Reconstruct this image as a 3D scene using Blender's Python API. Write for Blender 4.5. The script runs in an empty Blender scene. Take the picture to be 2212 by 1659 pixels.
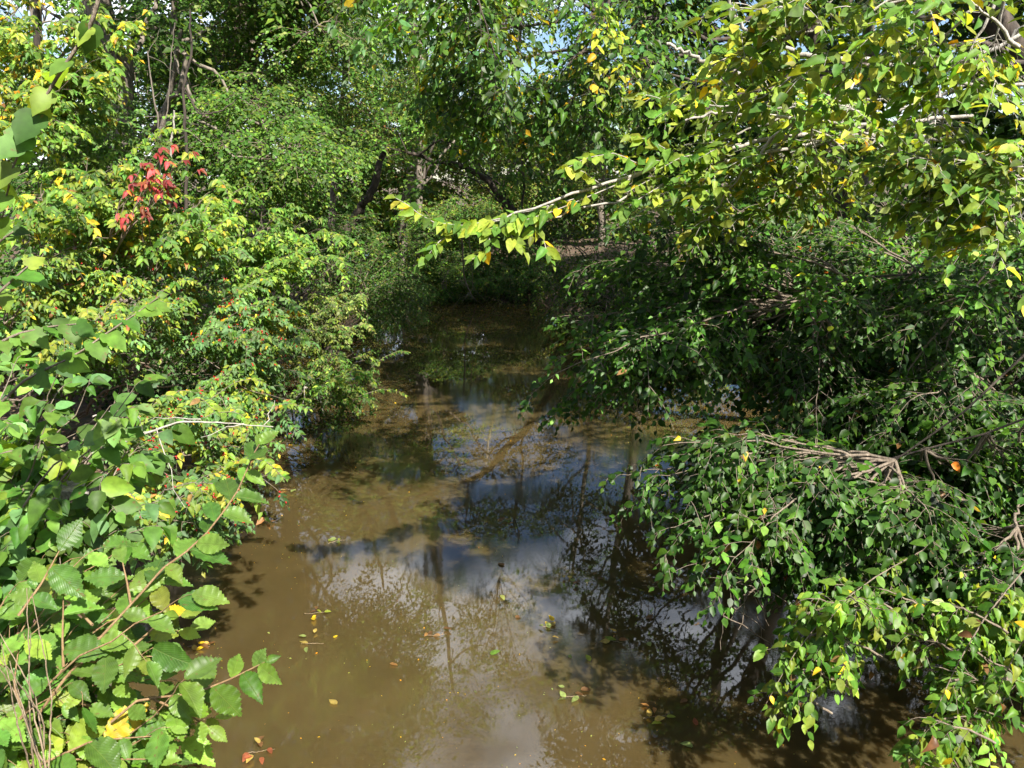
import bpy, math, random
import numpy as np
from mathutils import Vector, Matrix

# ------------------------------------------------------------------ camera, sky, sun, exposure
scene = bpy.context.scene
C = scene.collection
H = 3.6                      # eye height above the creek: standing on a small bridge
PITCH = math.radians(15.0)
LENS = 27.04
cam_d = bpy.data.cameras.new('camera'); cam_d.lens = LENS; cam_d.sensor_width = 36
cam_d.clip_start = 0.05; cam_d.clip_end = 800
cam = bpy.data.objects.new('camera', cam_d); C.objects.link(cam)
cam.location = (0, 0, H); cam.rotation_euler = (math.pi/2 - PITCH, 0, 0)
scene.camera = cam

SUN_EL, SUN_AZ = math.radians(50), math.radians(148)   # azimuth clockwise from +Y: behind the viewer, over the right shoulder
SUNV = np.array([math.sin(SUN_AZ)*math.cos(SUN_EL), math.cos(SUN_AZ)*math.cos(SUN_EL), math.sin(SUN_EL)])
world = bpy.data.worlds.new('World'); scene.world = world; world.use_nodes = True
wn, wl = world.node_tree.nodes, world.node_tree.links
bg = wn['Background']; sky = wn.new('ShaderNodeTexSky'); sky.sky_type = 'NISHITA'; sky.sun_disc = False
sky.sun_elevation = SUN_EL; sky.sun_rotation = SUN_AZ; sky.air_density = 1.0; sky.dust_density = 0.3; sky.ozone_density = 3.0
tcw = wn.new('ShaderNodeTexCoord'); mpw = wn.new('ShaderNodeMapping'); mpw.inputs['Scale'].default_value = (1, 1, 2.2); mpw.inputs['Location'].default_value = (.3, 5.2, 2.1)
cnz = wn.new('ShaderNodeTexNoise'); cnz.inputs['Scale'].default_value = 2.4; cnz.inputs['Detail'].default_value = 6; cnz.inputs['Roughness'].default_value = .58
crw = wn.new('ShaderNodeMapRange'); crw.inputs[1].default_value = .48; crw.inputs[2].default_value = .62; crw.inputs[4].default_value = .9
mxw = wn.new('ShaderNodeMix'); mxw.data_type = 'RGBA'; mxw.inputs[7].default_value = (14.0, 14.6, 15.8, 1)      # sunlit fair-weather cloud
wl.new(tcw.outputs['Generated'], mpw.inputs[0]); wl.new(mpw.outputs[0], cnz.inputs['Vector']); wl.new(cnz.outputs[0], crw.inputs[0])
wl.new(crw.outputs[0], mxw.inputs[0]); wl.new(sky.outputs[0], mxw.inputs[6]); wl.new(mxw.outputs[2], bg.inputs[0]); bg.inputs[1].default_value = 0.056
sun_d = bpy.data.lights.new('sun', 'SUN'); sun_d.energy = 5.0; sun_d.angle = math.radians(0.55); sun_d.color = (1.0, 0.94, 0.84)
sun = bpy.data.objects.new('sun', sun_d); C.objects.link(sun)
sun.rotation_euler = Vector(-SUNV).to_track_quat('-Z', 'Y').to_euler()
scene.view_settings.view_transform = 'Standard'; scene.view_settings.look = 'None'
scene.view_settings.exposure = 1.7; scene.view_settings.gamma = 1.0; scene.view_settings.use_curve_mapping = False
cy = scene.cycles
cy.max_bounces = 7; cy.diffuse_bounces = 1; cy.glossy_bounces = 3; cy.transmission_bounces = 4; cy.transparent_max_bounces = 4
cy.caustics_reflective = False; cy.caustics_refractive = False
cy.use_denoising = True

# ------------------------------------------------------------------ small helpers
F = 2212*LENS/36
cp, sp = math.cos(PITCH), math.sin(PITCH)
FWD, UPV, RGT = np.array([0, cp, -sp]), np.array([0, sp, cp]), np.array([1., 0, 0])
EYE = np.array([0, 0, H])
def at(px, py, Y):
    d = FWD + RGT*(px-1106)/F + UPV*(829.5-py)/F
    return EYE + d*(Y/d[1])
def on_water(px, py):
    d = FWD + RGT*(px-1106)/F + UPV*(829.5-py)/F
    return EYE + d*(-H/d[2])
def nrm(v):
    return v/np.maximum(np.linalg.norm(v, axis=-1, keepdims=True), 1e-9)
Z = np.array([0, 0, 1.])

def tag(o, label=None, cat=None, group=None, kind=None):
    if label: o['label'] = label
    if cat: o['category'] = cat
    if group: o['group'] = group
    if kind: o['kind'] = kind
    return o
def link(name, me, parent=None, loc=None):
    o = bpy.data.objects.new(name, me); C.objects.link(o)
    if parent is not None: o.parent = parent
    if loc is not None: o.location = loc
    return o
def thing(name, label, cat, loc, group=None):
    o = link(name, None, loc=tuple(loc)); o.empty_display_size = .2
    return tag(o, label, cat, group)
def mesh_np(name, V, tris=None, quads=None, mat=None, col=None, uv=None, smooth=True):
    me = bpy.data.meshes.new(name)
    V = np.asarray(V, np.float32)
    nt = 0 if tris is None else len(tris); nq = 0 if quads is None else len(quads)
    loops = np.concatenate(([tris.ravel()] if nt else []) + ([quads.ravel()] if nq else [])).astype(np.int32)
    starts = np.concatenate([np.arange(nt)*3, nt*3 + np.arange(nq)*4]).astype(np.int32)
    me.vertices.add(len(V)); me.vertices.foreach_set('co', V.ravel())
    me.loops.add(len(loops)); me.loops.foreach_set('vertex_index', loops)
    me.polygons.add(nt+nq); me.polygons.foreach_set('loop_start', starts)
    me.polygons.foreach_set('use_smooth', np.full(nt+nq, smooth))
    if col is not None:
        a = me.attributes.new('tint', 'FLOAT_COLOR', 'POINT')
        c4 = np.ones((len(V), 4), np.float32); c4[:, :3] = col
        a.data.foreach_set('color', c4.ravel())
    if uv is not None:
        a = me.attributes.new('blade', 'FLOAT2', 'POINT'); a.data.foreach_set('vector', np.asarray(uv, np.float32).ravel())
    me.update(calc_edges=True)
    if mat: me.materials.append(mat)
    return me
def tubes(P, R, k=5):
    """P (A,n,3) polylines, R (A,n) radii -> verts, quads"""
    P = np.asarray(P, float); R = np.asarray(R, float)
    A, n, _ = P.shape
    T = np.empty_like(P); T[:, 1:-1] = P[:, 2:]-P[:, :-2]; T[:, 0] = P[:, 1]-P[:, 0]; T[:, -1] = P[:, -1]-P[:, -2]
    T = nrm(T)
    ref = np.array([0.31, 0.17, 0.93]); ref2 = np.array([0.9, -.4, .1])
    mean = nrm(P[:, -1]-P[:, 0])
    rf = np.where((np.abs(mean@ref) > .85)[:, None], ref2, ref)[:, None, :]
    S = nrm(np.cross(T, np.broadcast_to(rf, T.shape))); B = np.cross(T, S)
    a = np.arange(k)*2*np.pi/k
    V = P[:, :, None, :] + R[:, :, None, None]*(np.cos(a)[None, None, :, None]*S[:, :, None, :] + np.sin(a)[None, None, :, None]*B[:, :, None, :])
    idx = np.arange(A*n*k).reshape(A, n, k)
    q = np.stack([idx[:, :-1, :], np.roll(idx, -1, 2)[:, :-1, :], np.roll(idx, -1, 2)[:, 1:, :], idx[:, 1:, :]], -1).reshape(-1, 4)
    return V.reshape(-1, 3), q

# ------------------------------------------------------------------ materials
def newmat(name):
    m = bpy.data.materials.new(name); m.use_nodes = True
    nt = m.node_tree; return m, nt.nodes, nt.links, nt.nodes['Principled BSDF'], nt.nodes['Material Output']
def leaf_mat(name, rough=.42, spec=.5, trans=.36, veins=False):
    m, N, L, P, O = newmat(name)
    at_ = N.new('ShaderNodeAttribute'); at_.attribute_name = 'tint'
    oi = N.new('ShaderNodeObjectInfo')
    mul = N.new('ShaderNodeMix'); mul.data_type = 'RGBA'; mul.blend_type = 'MULTIPLY'; mul.inputs[0].default_value = 1
    L.new(at_.outputs['Color'], mul.inputs[6]); L.new(oi.outputs['Color'], mul.inputs[7])
    # mottling within the blade
    geo = N.new('ShaderNodeNewGeometry')
    no = N.new('ShaderNodeTexNoise'); no.inputs['Scale'].default_value = 38; no.inputs['Detail'].default_value = 2
    L.new(geo.outputs['Position'], no.inputs['Vector'])
    mr = N.new('ShaderNodeMapRange'); mr.inputs[1].default_value = .3; mr.inputs[2].default_value = .7; mr.inputs[3].default_value = .72; mr.inputs[4].default_value = 1.25
    L.new(no.outputs[0], mr.inputs[0])
    mu2 = N.new('ShaderNodeMix'); mu2.data_type = 'RGBA'; mu2.blend_type = 'MULTIPLY'; mu2.inputs[0].default_value = 1
    L.new(mul.outputs[2], mu2.inputs[6]); L.new(mr.outputs[0], mu2.inputs[7])
    n2 = N.new('ShaderNodeTexNoise'); n2.inputs['Scale'].default_value = 2.6; n2.inputs['Detail'].default_value = 3; L.new(geo.outputs['Position'], n2.inputs['Vector'])
    m2 = N.new('ShaderNodeMapRange'); m2.inputs[1].default_value = .5; m2.inputs[2].default_value = .72; L.new(n2.outputs[0], m2.inputs[0])
    mu3 = N.new('ShaderNodeMix'); mu3.data_type = 'RGBA'; mu3.blend_type = 'MULTIPLY'; L.new(m2.outputs[0], mu3.inputs[0])
    L.new(mu2.outputs[2], mu3.inputs[6]); mu3.inputs[7].default_value = (1.45, 1.18, .9, 1)
    n3 = N.new('ShaderNodeTexNoise'); n3.inputs['Scale'].default_value = 55; n3.inputs['Detail'].default_value = 3; L.new(geo.outputs['Position'], n3.inputs['Vector'])
    m3 = N.new('ShaderNodeMapRange'); m3.inputs[1].default_value = .66; m3.inputs[2].default_value = .72; m3.inputs[4].default_value = .75; L.new(n3.outputs[0], m3.inputs[0])
    mu4 = N.new('ShaderNodeMix'); mu4.data_type = 'RGBA'; L.new(m3.outputs[0], mu4.inputs[0]); L.new(mu3.outputs[2], mu4.inputs[6]); mu4.inputs[7].default_value = (.11, .07, .025, 1)
    colr = mu4.outputs[2]
    if veins:
        uv = N.new('ShaderNodeAttribute'); uv.attribute_name = 'blade'
        sx = N.new('ShaderNodeSeparateXYZ'); L.new(uv.outputs['Vector'], sx.inputs[0])
        def M(op, a, b=None, c=None):
            n = N.new('ShaderNodeMath'); n.operation = op
            for i, v in enumerate((a, b, c)):
                if v is None: continue
                if isinstance(v, (int, float)): n.inputs[i].default_value = v
                else: L.new(v, n.inputs[i])
            return n.outputs[0]
        au = M('ABSOLUTE', sx.outputs[1])
        ph = M('MULTIPLY', M('SUBTRACT', sx.outputs[0], M('MULTIPLY', au, .62)), 11.0)
        tri = M('ABSOLUTE', M('SUBTRACT', M('FRACT', ph), .5))         # .5 on the vein
        side = M('SMOOTH_MIN', M('MULTIPLY', M('SUBTRACT', tri, .36), 7.0), 1.0, .1)
        side = M('MAXIMUM', side, 0.0)
        midr = M('MAXIMUM', M('SUBTRACT', 1.0, M('MULTIPLY', au, 26.0)), 0.0)
        v = M('MAXIMUM', M('MULTIPLY', side, .55), midr)
        mx = N.new('ShaderNodeMix'); mx.data_type = 'RGBA'; L.new(M('MULTIPLY', v, .26), mx.inputs[0])
        L.new(colr, mx.inputs[6]); mx.inputs[7].default_value = (.30, .36, .10, 1)
        colr = mx.outputs[2]
        bp = N.new('ShaderNodeBump'); bp.inputs['Strength'].default_value = .55; bp.inputs['Distance'].default_value = .004; bp.invert = True
        L.new(v, bp.inputs['Height']); L.new(bp.outputs[0], P.inputs['Normal'])
    L.new(colr, P.inputs['Base Color'])
    P.inputs['Roughness'].default_value = rough; P.inputs['Specular IOR Level'].default_value = spec
    tr = N.new('ShaderNodeBsdfTranslucent')
    hs = N.new('ShaderNodeMix'); hs.data_type = 'RGBA'; hs.blend_type = 'MULTIPLY'; hs.inputs[0].default_value = 1
    L.new(colr, hs.inputs[6]); hs.inputs[7].default_value = (2.5, 2.1, .8, 1)
    L.new(hs.outputs[2], tr.inputs[0])
    mxs = N.new('ShaderNodeMixShader'); mxs.inputs[0].default_value = trans
    L.new(P.outputs[0], mxs.inputs[1]); L.new(tr.outputs[0], mxs.inputs[2]); L.new(mxs.outputs[0], O.inputs[0])
    return m
LEAF = leaf_mat('leaf_blade', .5, .2, .40); LEAFG = leaf_mat('leaf_glossy', .42, .2, .40); LEAFV = leaf_mat('leaf_veined', .42, .35, .38, True)

def bark_mat(name, c1, c2, scale=14, rough=.9):
    m, N, L, P, O = newmat(name)
    tc = N.new('ShaderNodeNewGeometry'); mp = N.new('ShaderNodeMapping'); mp.inputs['Scale'].default_value = (1, 1, .22)
    L.new(tc.outputs['Position'], mp.inputs[0])
    no = N.new('ShaderNodeTexNoise'); no.inputs['Scale'].default_value = scale; no.inputs['Detail'].default_value = 6; no.inputs['Roughness'].default_value = .7
    L.new(mp.outputs[0], no.inputs['Vector'])
    cr = N.new('ShaderNodeValToRGB'); cr.color_ramp.elements[0].position = .35; cr.color_ramp.elements[1].position = .68
    cr.color_ramp.elements[0].color = (*c1, 1); cr.color_ramp.elements[1].color = (*c2, 1)
    L.new(no.outputs[0], cr.inputs[0]); L.new(cr.outputs[0], P.inputs['Base Color']); P.inputs['Roughness'].default_value = rough
    bp = N.new('ShaderNodeBump'); bp.inputs['Strength'].default_value = .8; bp.inputs['Distance'].default_value = .03
    L.new(no.outputs[0], bp.inputs['Height']); L.new(bp.outputs[0], P.inputs['Normal'])
    return m
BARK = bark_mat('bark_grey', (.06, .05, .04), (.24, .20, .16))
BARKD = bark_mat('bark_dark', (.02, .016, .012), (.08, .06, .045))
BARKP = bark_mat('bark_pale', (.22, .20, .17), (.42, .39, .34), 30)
TWIG = bark_mat('twig_brown', (.10, .075, .05), (.26, .21, .16), 40)
TWIGR = bark_mat('twig_reddish', (.16, .09, .04), (.30, .20, .10), 40)
WOOD = bark_mat('weathered_wood', (.20, .18, .16), (.52, .48, .44), 60)
STRAW = bark_mat('dry_straw', (.14, .10, .06), (.34, .26, .17), 50)
m, N_, L_, P_, O_ = newmat('berry_red'); P_.inputs['Base Color'].default_value = (.34, .014, .012, 1); P_.inputs['Roughness'].default_value = .25; BERRY = m

# ------------------------------------------------------------------ leaf blades (x along, y across -.5...5, z up)
def blade(prof, fold=.16, droop=.12, wave=0.0, tip=1.0):
    """prof: list of (x, halfwidth 0..0.5); midrib points at the same x"""
    xs = [p[0] for p in prof]; V = [(0, 0, 0)]; Tt = []
    zc = lambda x: -droop*x*x
    mid, lf, rt = [0], [], []
    for i, (x, w) in enumerate(prof):
        V.append((x, 0, zc(x))); mid.append(len(V)-1)
        wz = wave*(1 if i % 2 else -1)
        V.append((x-.02, w, zc(x)+fold*w+wz)); lf.append(len(V)-1)
        V.append((x-.02, -w, zc(x)+fold*w-wz*.6)); rt.append(len(V)-1)
    V.append((tip, 0, zc(tip))); mid.append(len(V)-1)
    for s, E in ((1, lf), (-1, rt)):
        f = []
        f.append((mid[0], mid[1], E[0]))
        for i in range(len(E)-1):
            f.append((E[i], mid[i+1], E[i+1])); f.append((mid[i+1], mid[i+2], E[i+1]))
        f.append((mid[len(E)], mid[len(E)+1], E[-1]))
        Tt += f if s > 0 else [(a, c, b) for a, b, c in f]
    V = np.array(V, float)
    return V, np.array(Tt), np.stack([V[:, 0], V[:, 1]*2], 1)
OVATE = [blade([(.2, .34), (.45, .48), (.78, .27)], .7, .45, .03), blade([(.18, .38), (.46, .5), (.76, .32)], .2, .16), blade([(.18, .37), (.46, .5), (.78, .30)], .38, .3, .02), blade([(.18, .40), (.44, .5), (.74, .34)], .05, .05, -.02)]
FAR = [(np.array([(0, 0, 0), (.4, .5, .06), (.4, -.5, .06), (1, 0, -.1)], float), np.array([(0, 3, 1), (0, 2, 3)]), np.array([(0, 0), (.4, 1), (.4, -1), (1, 0)], float))]
def serrated(n=12, fold=.22, droop=.18, curl=0.0, asym=.06):
    V, T, UV = [], [], []
    def hw(x): return .5*max(0.0, math.sin(math.pi*min(1, x**.85)))**.85*(1-.5*max(0, x-.6)/.4)
    zc = lambda x, y: -droop*x*x + fold*abs(y) - curl*y*y
    mid = []
    for i in range(n+1):
        x = i/n; V.append((x, 0, zc(x, 0))); mid.append(len(V)-1)
    for s in (1, -1):
        E = []
        for i in range(1, n):
            x = i/n; w = hw(x)*(1+asym*s)
            pl = .018 if i % 2 else -.012
            V.append((x-.012, s*w*.965, zc(x, w)-.004)); E.append((len(V)-1, mid[i]))      # notch
            V.append((x+.048, s*w*1.02, zc(x, w)+pl)); E.append((len(V)-1, mid[i]))        # tooth
        prev_e, prev_m = None, mid[0]
        for e, mm in E:
            if prev_e is None: f = [(prev_m, mm, e)]
            else:
                f = [(prev_e, mm, e)] if mm == prev_m else [(prev_e, prev_m, mm), (prev_e, mm, e)]
            T += f if s > 0 else [(a, c, b) for a, b, c in f]
            prev_e, prev_m = e, mm
        f = (prev_e, prev_m, mid[n]); T.append(f if s > 0 else (f[0], f[2], f[1]))
    V = np.array(V); return V, np.array(T), np.stack([V[:, 0], V[:, 1]*2], 1)
ELM = [serrated(12, .22, .12), serrated(12, .40, .30, .2), serrated(12, .08, -.06)]
def lobed(droop=.15, fold=.12):
    out = [(0, .0), (-.09, .16), (-.05, .34), (.10, .46), (.28, .50), (.36, .38), (.46, .42), (.62, .36), (.72, .24), (.86, .12)]
    V = [(0, 0, 0)]; mids = [.0, .15, .35, .55, .75, 1.0]
    V = [(x, 0, -droop*x*x) for x in mids]; T = []
    tip = len(mids)-1
    for s in (1, -1):
        E = []
        for x, w in out[1:]:
            V.append((x, s*w, -droop*x*x + fold*w - .10*w*w)); E.append(len(V)-1)
        near = [0, 0, 1, 2, 2, 3, 3, 4, 4]
        pe, pm = E[0], 0
        for e, k in zip(E[1:], near[1:]):
            f = [(pe, k, e)] if k == pm else [(pe, pm, k), (pe, k, e)]
            T += f if s > 0 else [(a, c, b) for a, b, c in f]
            pe, pm = e, k
        f = (pe, pm, tip); T.append(f if s > 0 else (f[0], f[2], f[1]))
    V = np.array(V); return V, np.array(T), np.stack([V[:, 0], V[:, 1]*2], 1)
LOBED = [lobed(), lobed(.3, .3)]
KITE = [blade([(.42, .5)], .2, .12), blade([(.40, .5)], .5, .3)]; MIDL = [blade([(.26, .47), (.64, .44)], .18, .14), blade([(.26, .46), (.64, .43)], .4, .32), blade([(.28, .48), (.66, .42)], .05, .0)]
SHAPES = {'kite': KITE, 'mid': MIDL, 'ovate': OVATE, 'far': FAR, 'elm': ELM, 'lobed': LOBED}
_mesh_cache = {}
def leaf_mesh(shape, k, mat):
    key = (shape, k, mat.name)
    if key not in _mesh_cache:
        V, T, UV = SHAPES[shape][k]
        _mesh_cache[key] = mesh_np(shape+'_leaf', V, T, mat=mat, col=np.ones(3), uv=UV)
    return _mesh_cache[key]

class Leaves:
    def __init__(s): s.p, s.d, s.n, s.L, s.c = [], [], [], [], []
    def add(s, p, d, n, L, c): s.p.append(p); s.d.append(d); s.n.append(n); s.L.append(L); s.c.append(c)
    def cat(s): return [np.concatenate(a) for a in (s.p, s.d, s.n, s.L, s.c)]

def build_leaves(parent, lv, shape, wr, mat, singles=300, rng=None, name='leaf', stuffname='leaves', min_px=9, stuff_shape=None):
    p, d, n, L, c = lv.cat()
    w = nrm(np.cross(n, d)); n = np.cross(d, w)
    N = len(p)
    rel = p + d*L[:, None]*.5 - EYE
    zc = rel@FWD; u = rel@RGT/np.maximum(zc, .01)*F; v = rel@UPV/np.maximum(zc, .01)*F
    size = L*F/np.maximum(zc, .05)
    ok = (zc > .2) & (np.abs(u) < 1100) & (np.abs(v) < 825) & (size > min_px)
    order = np.argsort(-np.where(ok, size, 0)); pick = order[:singles]; pick = pick[ok[pick]]
    sel = np.zeros(N, bool); sel[pick] = True
    base = np.array(parent.location)
    nv = len(SHAPES[shape])
    var = rng.integers(0, nv, N)
    for i in pick:
        o = bpy.data.objects.new(name, leaf_mesh(shape, int(var[i]), mat)); C.objects.link(o)
        o.parent = parent
        M4 = np.eye(4); M4[:3, 0] = d[i]*L[i]; M4[:3, 1] = w[i]*L[i]*wr; M4[:3, 2] = n[i]*L[i]; M4[:3, 3] = p[i]-base
        o.matrix_local = Matrix(M4.tolist()); o.color = (*c[i], 1)
    rest = np.where(~sel)[0]
    grp = [(shape, rest)] if not stuff_shape else [(stuff_shape[0], rest[size[rest] > stuff_shape[2]]), (stuff_shape[1], rest[size[rest] <= stuff_shape[2]])]
    if len(rest):
        Vs, Ts, Cs, UVs = [], [], [], []; off = 0
        for shp, rr in grp:
          vv = rng.integers(0, len(SHAPES[shp]), len(rr))
          for k in range(len(SHAPES[shp])):
            r = rr[vv == k]
            if not len(r): continue
            TV, TT, TU = SHAPES[shp][k]
            X = (p[r]-base)[:, None, :] + L[r][:, None, None]*(TV[None, :, 0:1]*d[r][:, None] + TV[None, :, 1:2]*wr*w[r][:, None] + TV[None, :, 2:3]*n[r][:, None])
            Vs.append(X.reshape(-1, 3)); Ts.append((TT[None]+(np.arange(len(r))*len(TV))[:, None, None]+off).reshape(-1, 3))
            Cs.append(np.repeat(c[r], len(TV), 0)); UVs.append(np.tile(TU, (len(r), 1))); off += len(r)*len(TV)
        o = link(stuffname, mesh_np(stuffname, np.concatenate(Vs), np.concatenate(Ts), mat=mat, col=np.concatenate(Cs), uv=np.concatenate(UVs)), parent)
        o['kind'] = 'stuff'
    return N

# ------------------------------------------------------------------ colours (linear)
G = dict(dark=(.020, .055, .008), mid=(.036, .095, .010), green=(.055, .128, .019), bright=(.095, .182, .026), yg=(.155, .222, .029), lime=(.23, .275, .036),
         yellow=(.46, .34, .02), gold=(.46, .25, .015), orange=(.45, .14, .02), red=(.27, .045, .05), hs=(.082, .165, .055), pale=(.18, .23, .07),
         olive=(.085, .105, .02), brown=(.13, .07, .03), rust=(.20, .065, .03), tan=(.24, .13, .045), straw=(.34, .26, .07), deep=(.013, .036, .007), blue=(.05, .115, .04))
def pal(*kw):
    return [(np.array(G[k]), w) for k, w in kw]
def pick_cols(rng, palette, n, jitter=.18, groupmul=1.0):
    ws = np.array([w for _, w in palette]); ws = ws/ws.sum()
    idx = rng.choice(len(palette), n, p=ws)
    c = np.array([c for c, _ in palette])[idx]
    return np.clip(c*groupmul*np.exp(rng.normal(0, jitter, (n, 1)))*np.exp(rng.normal(0, .06, (n, 3))), .003, .7)

# ------------------------------------------------------------------ growing a plant
def polyline(S, E, arch, n, rng, wob=.03):
    S, E = np.asarray(S, float), np.asarray(E, float)
    t = np.linspace(0, 1, n)[:, None]; Ld = np.linalg.norm(E-S)
    M = (S+E)/2 + Z*arch*Ld
    P = (1-t)**2*S + 2*t*(1-t)*M + t*t*E
    w = rng.normal(0, wob*Ld, (n, 3)); w = np.cumsum(w, 0)/math.sqrt(n); w -= t*w[-1] + (1-t)*w[0]
    return P + w
def tang(P):
    return nrm(np.gradient(P, axis=0))
def interp(P, t):
    n = len(P); f = np.clip(t, 0, 1)*(n-1); i = np.minimum(f.astype(int), n-2); a = (f-i)[:, None]
    return P[i]*(1-a) + P[i+1]*a

BIAS = nrm(np.array([.28, -.58, .92]))
def leaves_on(axes, rng, out, spacing, leaf, palette, opp, ldroop, ang, groupcol, s0=.12, tilt=.3, colmul=None, bias=None, flat=.6, angj=14):
    """axes (A,n,3): put leaves along each"""
    A, n, _ = axes.shape
    ln = np.linalg.norm(np.diff(axes, axis=1), axis=2).sum(1)
    cnt = np.maximum(2, np.round(ln*(1-s0)/spacing).astype(int))
    a = np.repeat(np.arange(A), cnt)
    k = np.concatenate([np.arange(c) for c in cnt])
    s = s0 + (1-s0)*(k+1)/cnt[a]; s = np.clip(s + rng.normal(0, .02, len(s))*(s < .99), 0, 1)
    f = s*(n-1); i = np.minimum(f.astype(int), n-2); fr = (f-i)[:, None]
    p = axes[a, i]*(1-fr) + axes[a, i+1]*fr
    t = nrm(axes[a, i+1]-axes[a, i])
    side = nrm(np.cross(t, Z+rng.normal(0, .12, t.shape)))
    sg = np.where(k % 2 == 0, 1., -1.)
    term = s > .985
    def emit(sg, keep):
        m = int(keep.sum())
        if not m: return
        b = np.radians(ang + rng.normal(0, angj, m)); b = np.where(term[keep], rng.normal(0, .2, m), b)[:, None]
        d = t[keep]*np.cos(b) + side[keep]*sg[keep][:, None]*np.sin(b) - Z*(ldroop*np.abs(1+rng.normal(0, .45, m)))[:, None]
        d = nrm(d + rng.normal(0, .12, (m, 3)))
        B_ = BIAS if bias is None else bias
        d = nrm(d - flat*(d@B_)[:, None]*B_)
        nn = (BIAS if bias is None else bias) + rng.normal(0, tilt, (m, 3))
        nn = nn - d*(nn*d).sum(1)[:, None]
        bad = np.linalg.norm(nn, axis=1) < .15; nn[bad] = np.cross(d[bad], side[keep][bad])
        nn = nrm(nn)
        L = leaf*np.clip(np.exp(rng.normal(0, .22, m)), .5, 1.45)*(1-.25*(s[keep] > .93))
        c = pick_cols(rng, palette, m)*groupcol[a[keep]]
        out.add(p[keep], d, nn, L, np.clip(c, .003, .7))
    emit(sg, np.ones(len(s), bool))
    if opp: emit(-sg, ~term)

def grow_bough(S, E, rng, W, out, arch=.12, rad=.012, ntw=14, twlen=.5, sub=2, t0=.25, droop=.35, spacing=.05, leaf=.07, palette=None,
               opp=False, ldroop=.45, ang=52, tilt=.3, lift=.15, odd=None, oddp=.0, sub_twigs=True):
    P = polyline(S, E, arch, 12, rng, .05); T = tang(P)
    W.append((P, np.linspace(rad, rad*.25, 12)))
    Lb = np.linalg.norm(E-S)
    t = np.sort(rng.uniform(t0, 1, ntw)); t[-1] = 1
    p = interp(P, t); tg = nrm(interp(T, t))
    side = nrm(np.cross(tg, Z)); sg = np.where(np.arange(ntw) % 2 == 0, 1, -1)[:, None]
    a = np.radians(rng.normal(50, 12, ntw))[:, None]; a[-1] = 0
    dr = nrm(tg*np.cos(a) + side*sg*np.sin(a) + Z*rng.normal(lift, .3, (ntw, 1)))
    ln = (twlen*(.5+.7*(1-t)**.6)*rng.uniform(.6, 1.25, ntw))[:, None, None]
    s = np.linspace(0, 1, 5)[None, :, None]
    tw = p[:, None] + dr[:, None]*ln*s - Z*droop*ln*s*s + rng.normal(0, .02, (ntw, 5, 3))*ln*s
    axes = [tw]
    if sub:
        f = rng.uniform(.25, .85, (ntw*sub)); ii = np.repeat(np.arange(ntw), sub)
        fi = f*4; i0 = np.minimum(fi.astype(int), 3); fr = (fi-i0)[:, None]
        q = tw[ii, i0]*(1-fr)+tw[ii, i0+1]*fr; tt = nrm(tw[ii, i0+1]-tw[ii, i0])
        sd = nrm(np.cross(tt, Z)); sg2 = np.where(np.arange(ntw*sub) % 2 == 0, 1, -1)[:, None]
        b = np.radians(rng.normal(48, 12, ntw*sub))[:, None]
        d2 = nrm(tt*np.cos(b)+sd*sg2*np.sin(b)+Z*rng.normal(lift*.5, .3, (ntw*sub, 1)))
        l2 = (ln[ii, 0, 0]*.5*rng.uniform(.6, 1.2, ntw*sub))[:, None, None]
        st = q[:, None]+d2[:, None]*l2*s - Z*droop*l2*s*s + rng.normal(0, .02, (ntw*sub, 5, 3))*l2*s
        axes.append(st)
    ax = np.concatenate(axes)
    gm = math.exp(rng.normal(0, .26))
    pl = odd if (odd is not None and rng.random() < oddp) else palette
    leaves_on(ax, rng, out, spacing, leaf, pl, opp, ldroop, ang, gm*np.exp(rng.normal(0, .12, (len(ax), 1))), tilt=tilt)
    return tw if sub_twigs is False else ax

def in_poly(x, y, poly):
    r = False; j = len(poly)-1
    for i in range(len(poly)):
        xi, yi = poly[i]; xj, yj = poly[j]
        if (yi > y) != (yj > y) and x < (xj-xi)*(y-yi)/(yj-yi)+xi: r = not r
        j = i
    return r
def fill(poly, n, rng, holes=()):
    xs = [p[0] for p in poly]; ys = [p[1] for p in poly]; out = []
    while len(out) < n:
        best, bd = None, -1
        for _ in range(5):                                    # best candidate: even but irregular
            for _ in range(200):
                x, y = rng.uniform(min(xs), max(xs)), rng.uniform(min(ys), max(ys))
                if in_poly(x, y, poly) and not any((x-hx)**2/rx**2+(y-hy)**2/ry**2 < 1 for hx, hy, rx, ry in holes): break
            d = min([(x-a)**2+(y-b)**2 for a, b in out], default=1e9)
            if d > bd: best, bd = (x, y), d
        out.append(best)
    return out

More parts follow.
